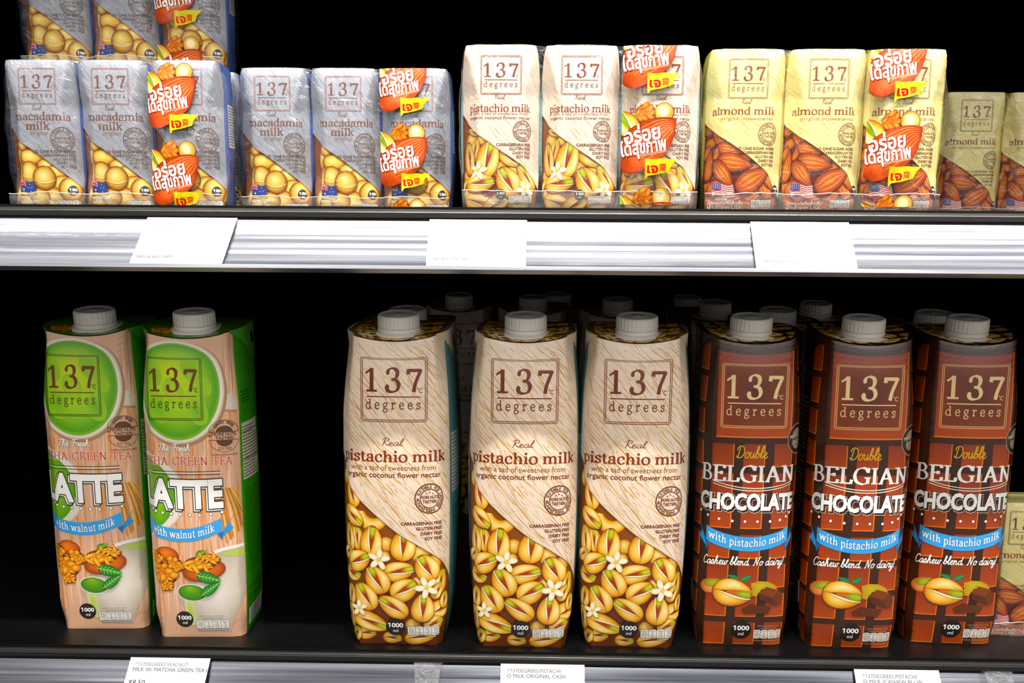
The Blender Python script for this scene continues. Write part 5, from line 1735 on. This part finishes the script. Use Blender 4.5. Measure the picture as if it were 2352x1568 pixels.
GT = 'white price tags in the upper rail'
GL = 'white price tags in the lower rail'
lt = '6a665e'
price_tag(-.2175, ZU, 5.6, [('8859636810895', .3, 3.15, .26, '161514'), ('ALMOND', .55, .5, .2, '5a5854'), ('20.11.23', .3, 2.6, .18, '6a6864')], 'white price tag in the upper rail with digits 8859636810895, leftmost', GT, .09)
price_tag(-.0365, ZU, 6.0, [('8854761951466', .45, 3.15, .24, '2a2826'), ('20.11.23', .5, 2.7, .18, '6a6864')], 'white price tag in the upper rail below the pistachio milk packs, the middle one', GT)
price_tag(.1605, ZU, 6.0, [('8859636810222', .5, 3.15, .24, '262422'), ('137DEGREES ALMOND UNSWEET', .35, .55, .2, '5a5854'), ('MILK', .4, 1.3, .18, '6a6864')], 'white price tag in the upper rail below the almond milk packs, rightmost', GT)
price_tag(-.2455, .0015, 5.4, [('^137DEGREES.WALNUT', .4, .35, .26, '8a8a90'), ('MILK W/ MATCHA GREEN TEA LA', .35, .72, .27, '5a5a60'), ('$8.50', .3, 1.6, .38, '5a5a60')], 'white price tag printed MATCHA GREEN TEA in the lower rail', GL, .05)
price_tag(.0070, .001, 5.6, [('^137DEGREES.PISTACHI', .45, .35, .26, '5a5a60'), ('O MILK ORIGINAL CASH', .45, .72, .27, '5a5a60'), ('$8.50', .3, 1.6, .38, '5a5a60')], 'white price tag printed MILK ORIGINAL CASH in the lower rail', GL)
price_tag(.2420, .001, 5.6, [('^137DEGREES.PISTACHI', .5, .35, .26, '6a6a70'), ('O MILK (CASHEW BL) W', .5, .72, .27, '6a6a70'), ('$8.50', .3, 1.6, .38, '5a5a60')], 'white price tag printed CASHEW BL in the lower rail', GL)

# clear plastic sign holders hooked over the lower rail
def sign_holder(x, label, card):
    t = empty('sign_holder', (x, 0, 0))
    tag(t, label, 'sign holder', 'clear sign holders on the lower rail')
    V, F = [], []
    path = [(-.0108, -.0085), (-.0118, -.0060), (-.0140, -.0056), (-.0175, -.0080), (-.0215, -.0125), (-.026, -.0175), (-.032, -.024), (-.038, -.032)]
    for i, (y, z) in enumerate(path):
        k = .0105 - .0006 * i
        V += [(-k, y, z), (k, y, z), (k, y + .0012, z - .0012), (-k, y + .0012, z - .0012)]
    for i in range(len(path) - 1):
        for j in range(4):
            F.append((i * 4 + j, i * 4 + (j + 1) % 4, (i + 1) * 4 + (j + 1) % 4, (i + 1) * 4 + j))
    F += [(3, 2, 1, 0), tuple(len(V) - 4 + q for q in range(4))]
    link('clear_hook', mesh('clear_hook', V, F), M_CLEAR, t)
    if card:
        V = [(.004, -.0365, -.0190), (.046, -.0365, -.0145), (.046, -.052, -.050), (.004, -.052, -.054)]
        V += [(a, b + .0012, c - .0005) for a, b, c in V]
        F = [(0, 3, 2, 1), (4, 5, 6, 7), (0, 1, 5, 4), (1, 2, 6, 5), (2, 3, 7, 6), (3, 0, 4, 7)]
        link('sign_card', mesh('sign_card', V, F), mat('glossy_black_card', '0f0f12', .15), t)
    return t
sign_holder(-.0695, 'clear plastic sign holder with a black card below the pistachio cartons', True)
sign_holder(.3080, 'clear plastic sign holder at the right end of the lower rail', False)

# ---------------------------------------------------------------- tall cartons on the lower shelf
G1, G2, G3 = 'matcha latte litre cartons', 'pistachio milk litre cartons', 'chocolate litre cartons'
M_ = lambda d: d - .70 + .0335
mt = make_litre('milk_carton', .45, .16, 3.04, art_matcha_litre(), '3f9420', art_top_matcha(), '4a7a1c', 'green matcha latte carton with white cap, front right of the two', 'carton', G1)
mt.location = (-.2313, .0125 + .0335, 0); mt.rotation_euler = (0, 0, rad(3))
dup(mt, (-.3046, .0265 + .0335, 0), rad(3), 'green matcha latte carton with white cap at the far left end', G1)
ps = make_litre('milk_carton', .95, .44, 3.06, art_pistachio_litre(), 'd9c4a8', art_top_nuts(4), '9a6a2a', 'pistachio milk litre carton beside the empty gap, leftmost of the three in front', 'carton', G2)
ps.location = (-.0912, .0015 + .036, 0); ps.rotation_euler = (0, 0, rad(-1.5))
dup(ps, (-.0068, .0 + .036, 0), rad(-1.0), 'pistachio milk litre carton in the middle of the three in front', G2)
dup(ps, (.0672, .0025 + .036, 0), rad(-2.5), 'pistachio milk litre carton touching the chocolate cartons, rightmost of the three in front', G2)
ch = make_litre('milk_carton', .7, .14, 3.0, art_chocolate_litre(), '14100e', art_top_nuts(9, True), '3a2010', 'brown chocolate carton next to the pistachio cartons, leftmost of the three in front', 'carton', G3)
ch.location = (.1436, .0107 + .0345, 0); ch.rotation_euler = (0, 0, rad(-1))
dup(ch, (.2175, .008 + .0345, 0), rad(-2), 'brown chocolate carton in the middle of the three in front', G3)
dup(ch, (.2900, .019 + .0345, 0), rad(-3), 'brown chocolate carton at the right end of the three in front', G3)
rear = [
 (ps, -.094, .110, 'pistachio milk carton close behind the leftmost pistachio carton, cap half hidden'),
 (ps, -.078, .420, 'dim carton deep in the shelf with its cap between the first two pistachio carton caps'),
 (ps, -.003, .372, 'dim carton deep in the shelf right behind the middle pistachio carton'),
 (ps, .075, .330, 'dim carton deep in the shelf behind the rightmost pistachio carton'),
 (ps, .022, .462, 'faint carton at the very back, just right of the middle pistachio carton cap'),
 (ch, .158, .285, 'dim chocolate carton in the shadow up and left of the first chocolate cap'),
 (ch, .1835, .150, 'dim chocolate carton with its cap just behind the first chocolate cap'),
 (ch, .246, .285, 'dim chocolate carton in the shadow left of the middle chocolate cap'),
 (ch, .149, .400, 'faint carton at the very back between pistachio and chocolate caps'),
 (ch, .2915, .122, 'dim chocolate carton close behind the rightmost chocolate carton'),
]
for src, x, y, lab in rear:
    dup(src, (x, y, 0), 0, lab, 'cartons standing behind the front row')

# ---------------------------------------------------------------- small packs
P = PITCH / 100
made = {}
def small(kind, x, y, z, rz, label, group):
    if kind not in made:
        fn, lid = {'pistachio': (art_pistachio_small, 'e6d2bc'), 'almond': (art_almond_small, 'e6d88c'), 'macadamia': (art_macadamia_small, 'c0bcb8')}[kind]
        made[kind] = make_small('small_milk_carton', fn(), label, 'carton', group, lid)
        o = made[kind]
        o.location = (x, y, z); o.rotation_euler = (0, 0, rz)
        return o
    return dup(made[kind], (x, y, z), rz, label, group)

def pack(kind, cx, yf, z, rz, labels, group, film_label, seed, phase, cen=0.0):
    """three small cartons in shrink film; yf: depth of their fronts"""
    y = yf + .0205
    ca, sa = math.cos(rz), math.sin(rz)
    for k, lab in zip((-1, 0, 1), labels):
        small(kind, cx + k * P * ca, y + k * P * sa, z, rz, lab, group)
    f = make_film(film_label, seed, phase, 'shrink films round the packs of three', 1, cen)
    f.location = (cx, y, z); f.rotation_euler = (0, 0, rz)

pack('macadamia', -.2863, .058, ZU, 0,
     ('silver macadamia milk carton at the far left end of the upper shelf front', 'silver macadamia milk carton second from the left in the upper shelf front', 'silver macadamia milk carton under orange stickers, topmost sticker low, below the stacked pack'),
     'macadamia cartons in the left front pack', 'clear film round the leftmost macadamia pack at the front', 1.0, -1.5, .0)
pack('macadamia', -.2863, .104, ZU, 0,
     ('hidden silver carton behind the leftmost macadamia carton, under the stacked pack', 'hidden silver carton behind the second macadamia carton, under the stacked pack', 'silver carton behind the third macadamia carton, under the stacked pack'),
     'macadamia cartons under the stacked pack', 'clear film round the hidden macadamia pack that carries the stacked pack', 5.0, None)
pack('macadamia', -.2985, .118, ZU + .0985, 0,
     ('silver macadamia carton of the stacked top pack, cut by the top edge, leftmost', 'silver macadamia carton in the middle of the stacked top pack', 'silver macadamia carton under an orange sticker in the stacked top pack'),
     'macadamia cartons in the stacked pack', 'clear film round the stacked macadamia pack at top left', 2.0, 1.4)
pack('macadamia', -.1350, .086, ZU, 0,
     ('lower set silver macadamia carton left of its pack, right of the blue-sided pack', 'silver macadamia carton in the middle of the second front pack', 'silver macadamia carton with two orange stickers beside the pistachio pack'),
     'macadamia cartons in the second front pack', 'clear film round the macadamia pack next to the pistachio pack', 3.0, 0.0)
pack('pistachio', .0258, .0, ZU, 0,
     ('small cream pistachio milk carton, left in its pack beside the macadamia pack', 'small cream pistachio milk carton in the middle of its pack', 'small cream pistachio milk carton under orange stickers'),
     'small pistachio cartons', 'clear film round the small pistachio milk pack', 4.0, .35)
pack('almond', .1785, .010, ZU, rad(-1),
     ('small yellow almond milk carton, left in the tall pack beside the pistachio pack', 'small yellow almond milk carton in the middle of the front almond pack', 'small yellow almond milk carton under orange stickers in the front almond pack'),
     'almond cartons in the front pack', 'clear film round the front almond milk pack', 6.0, .05)
pack('almond', .3850, .182, ZU, 0,
     ('shadowed almond milk carton set back at the right end of the upper shelf', 'almond milk carton cut by the right edge of the upper shelf view', 'almond milk carton out past the right edge of the upper shelf view'),
     'almond cartons set back at the right', 'clear film round the almond pack set back at the right end', 7.0, .05)
pack('almond', .3905, .040, 0.0, 0,
     ('small almond milk carton on the lower shelf at the right edge beside the chocolate carton', 'small almond milk carton in the middle of the lower shelf pack', 'small almond milk carton at the right of the lower shelf pack'),
     'almond cartons on the lower shelf', 'clear film round the almond pack on the lower shelf', 8.0, None)
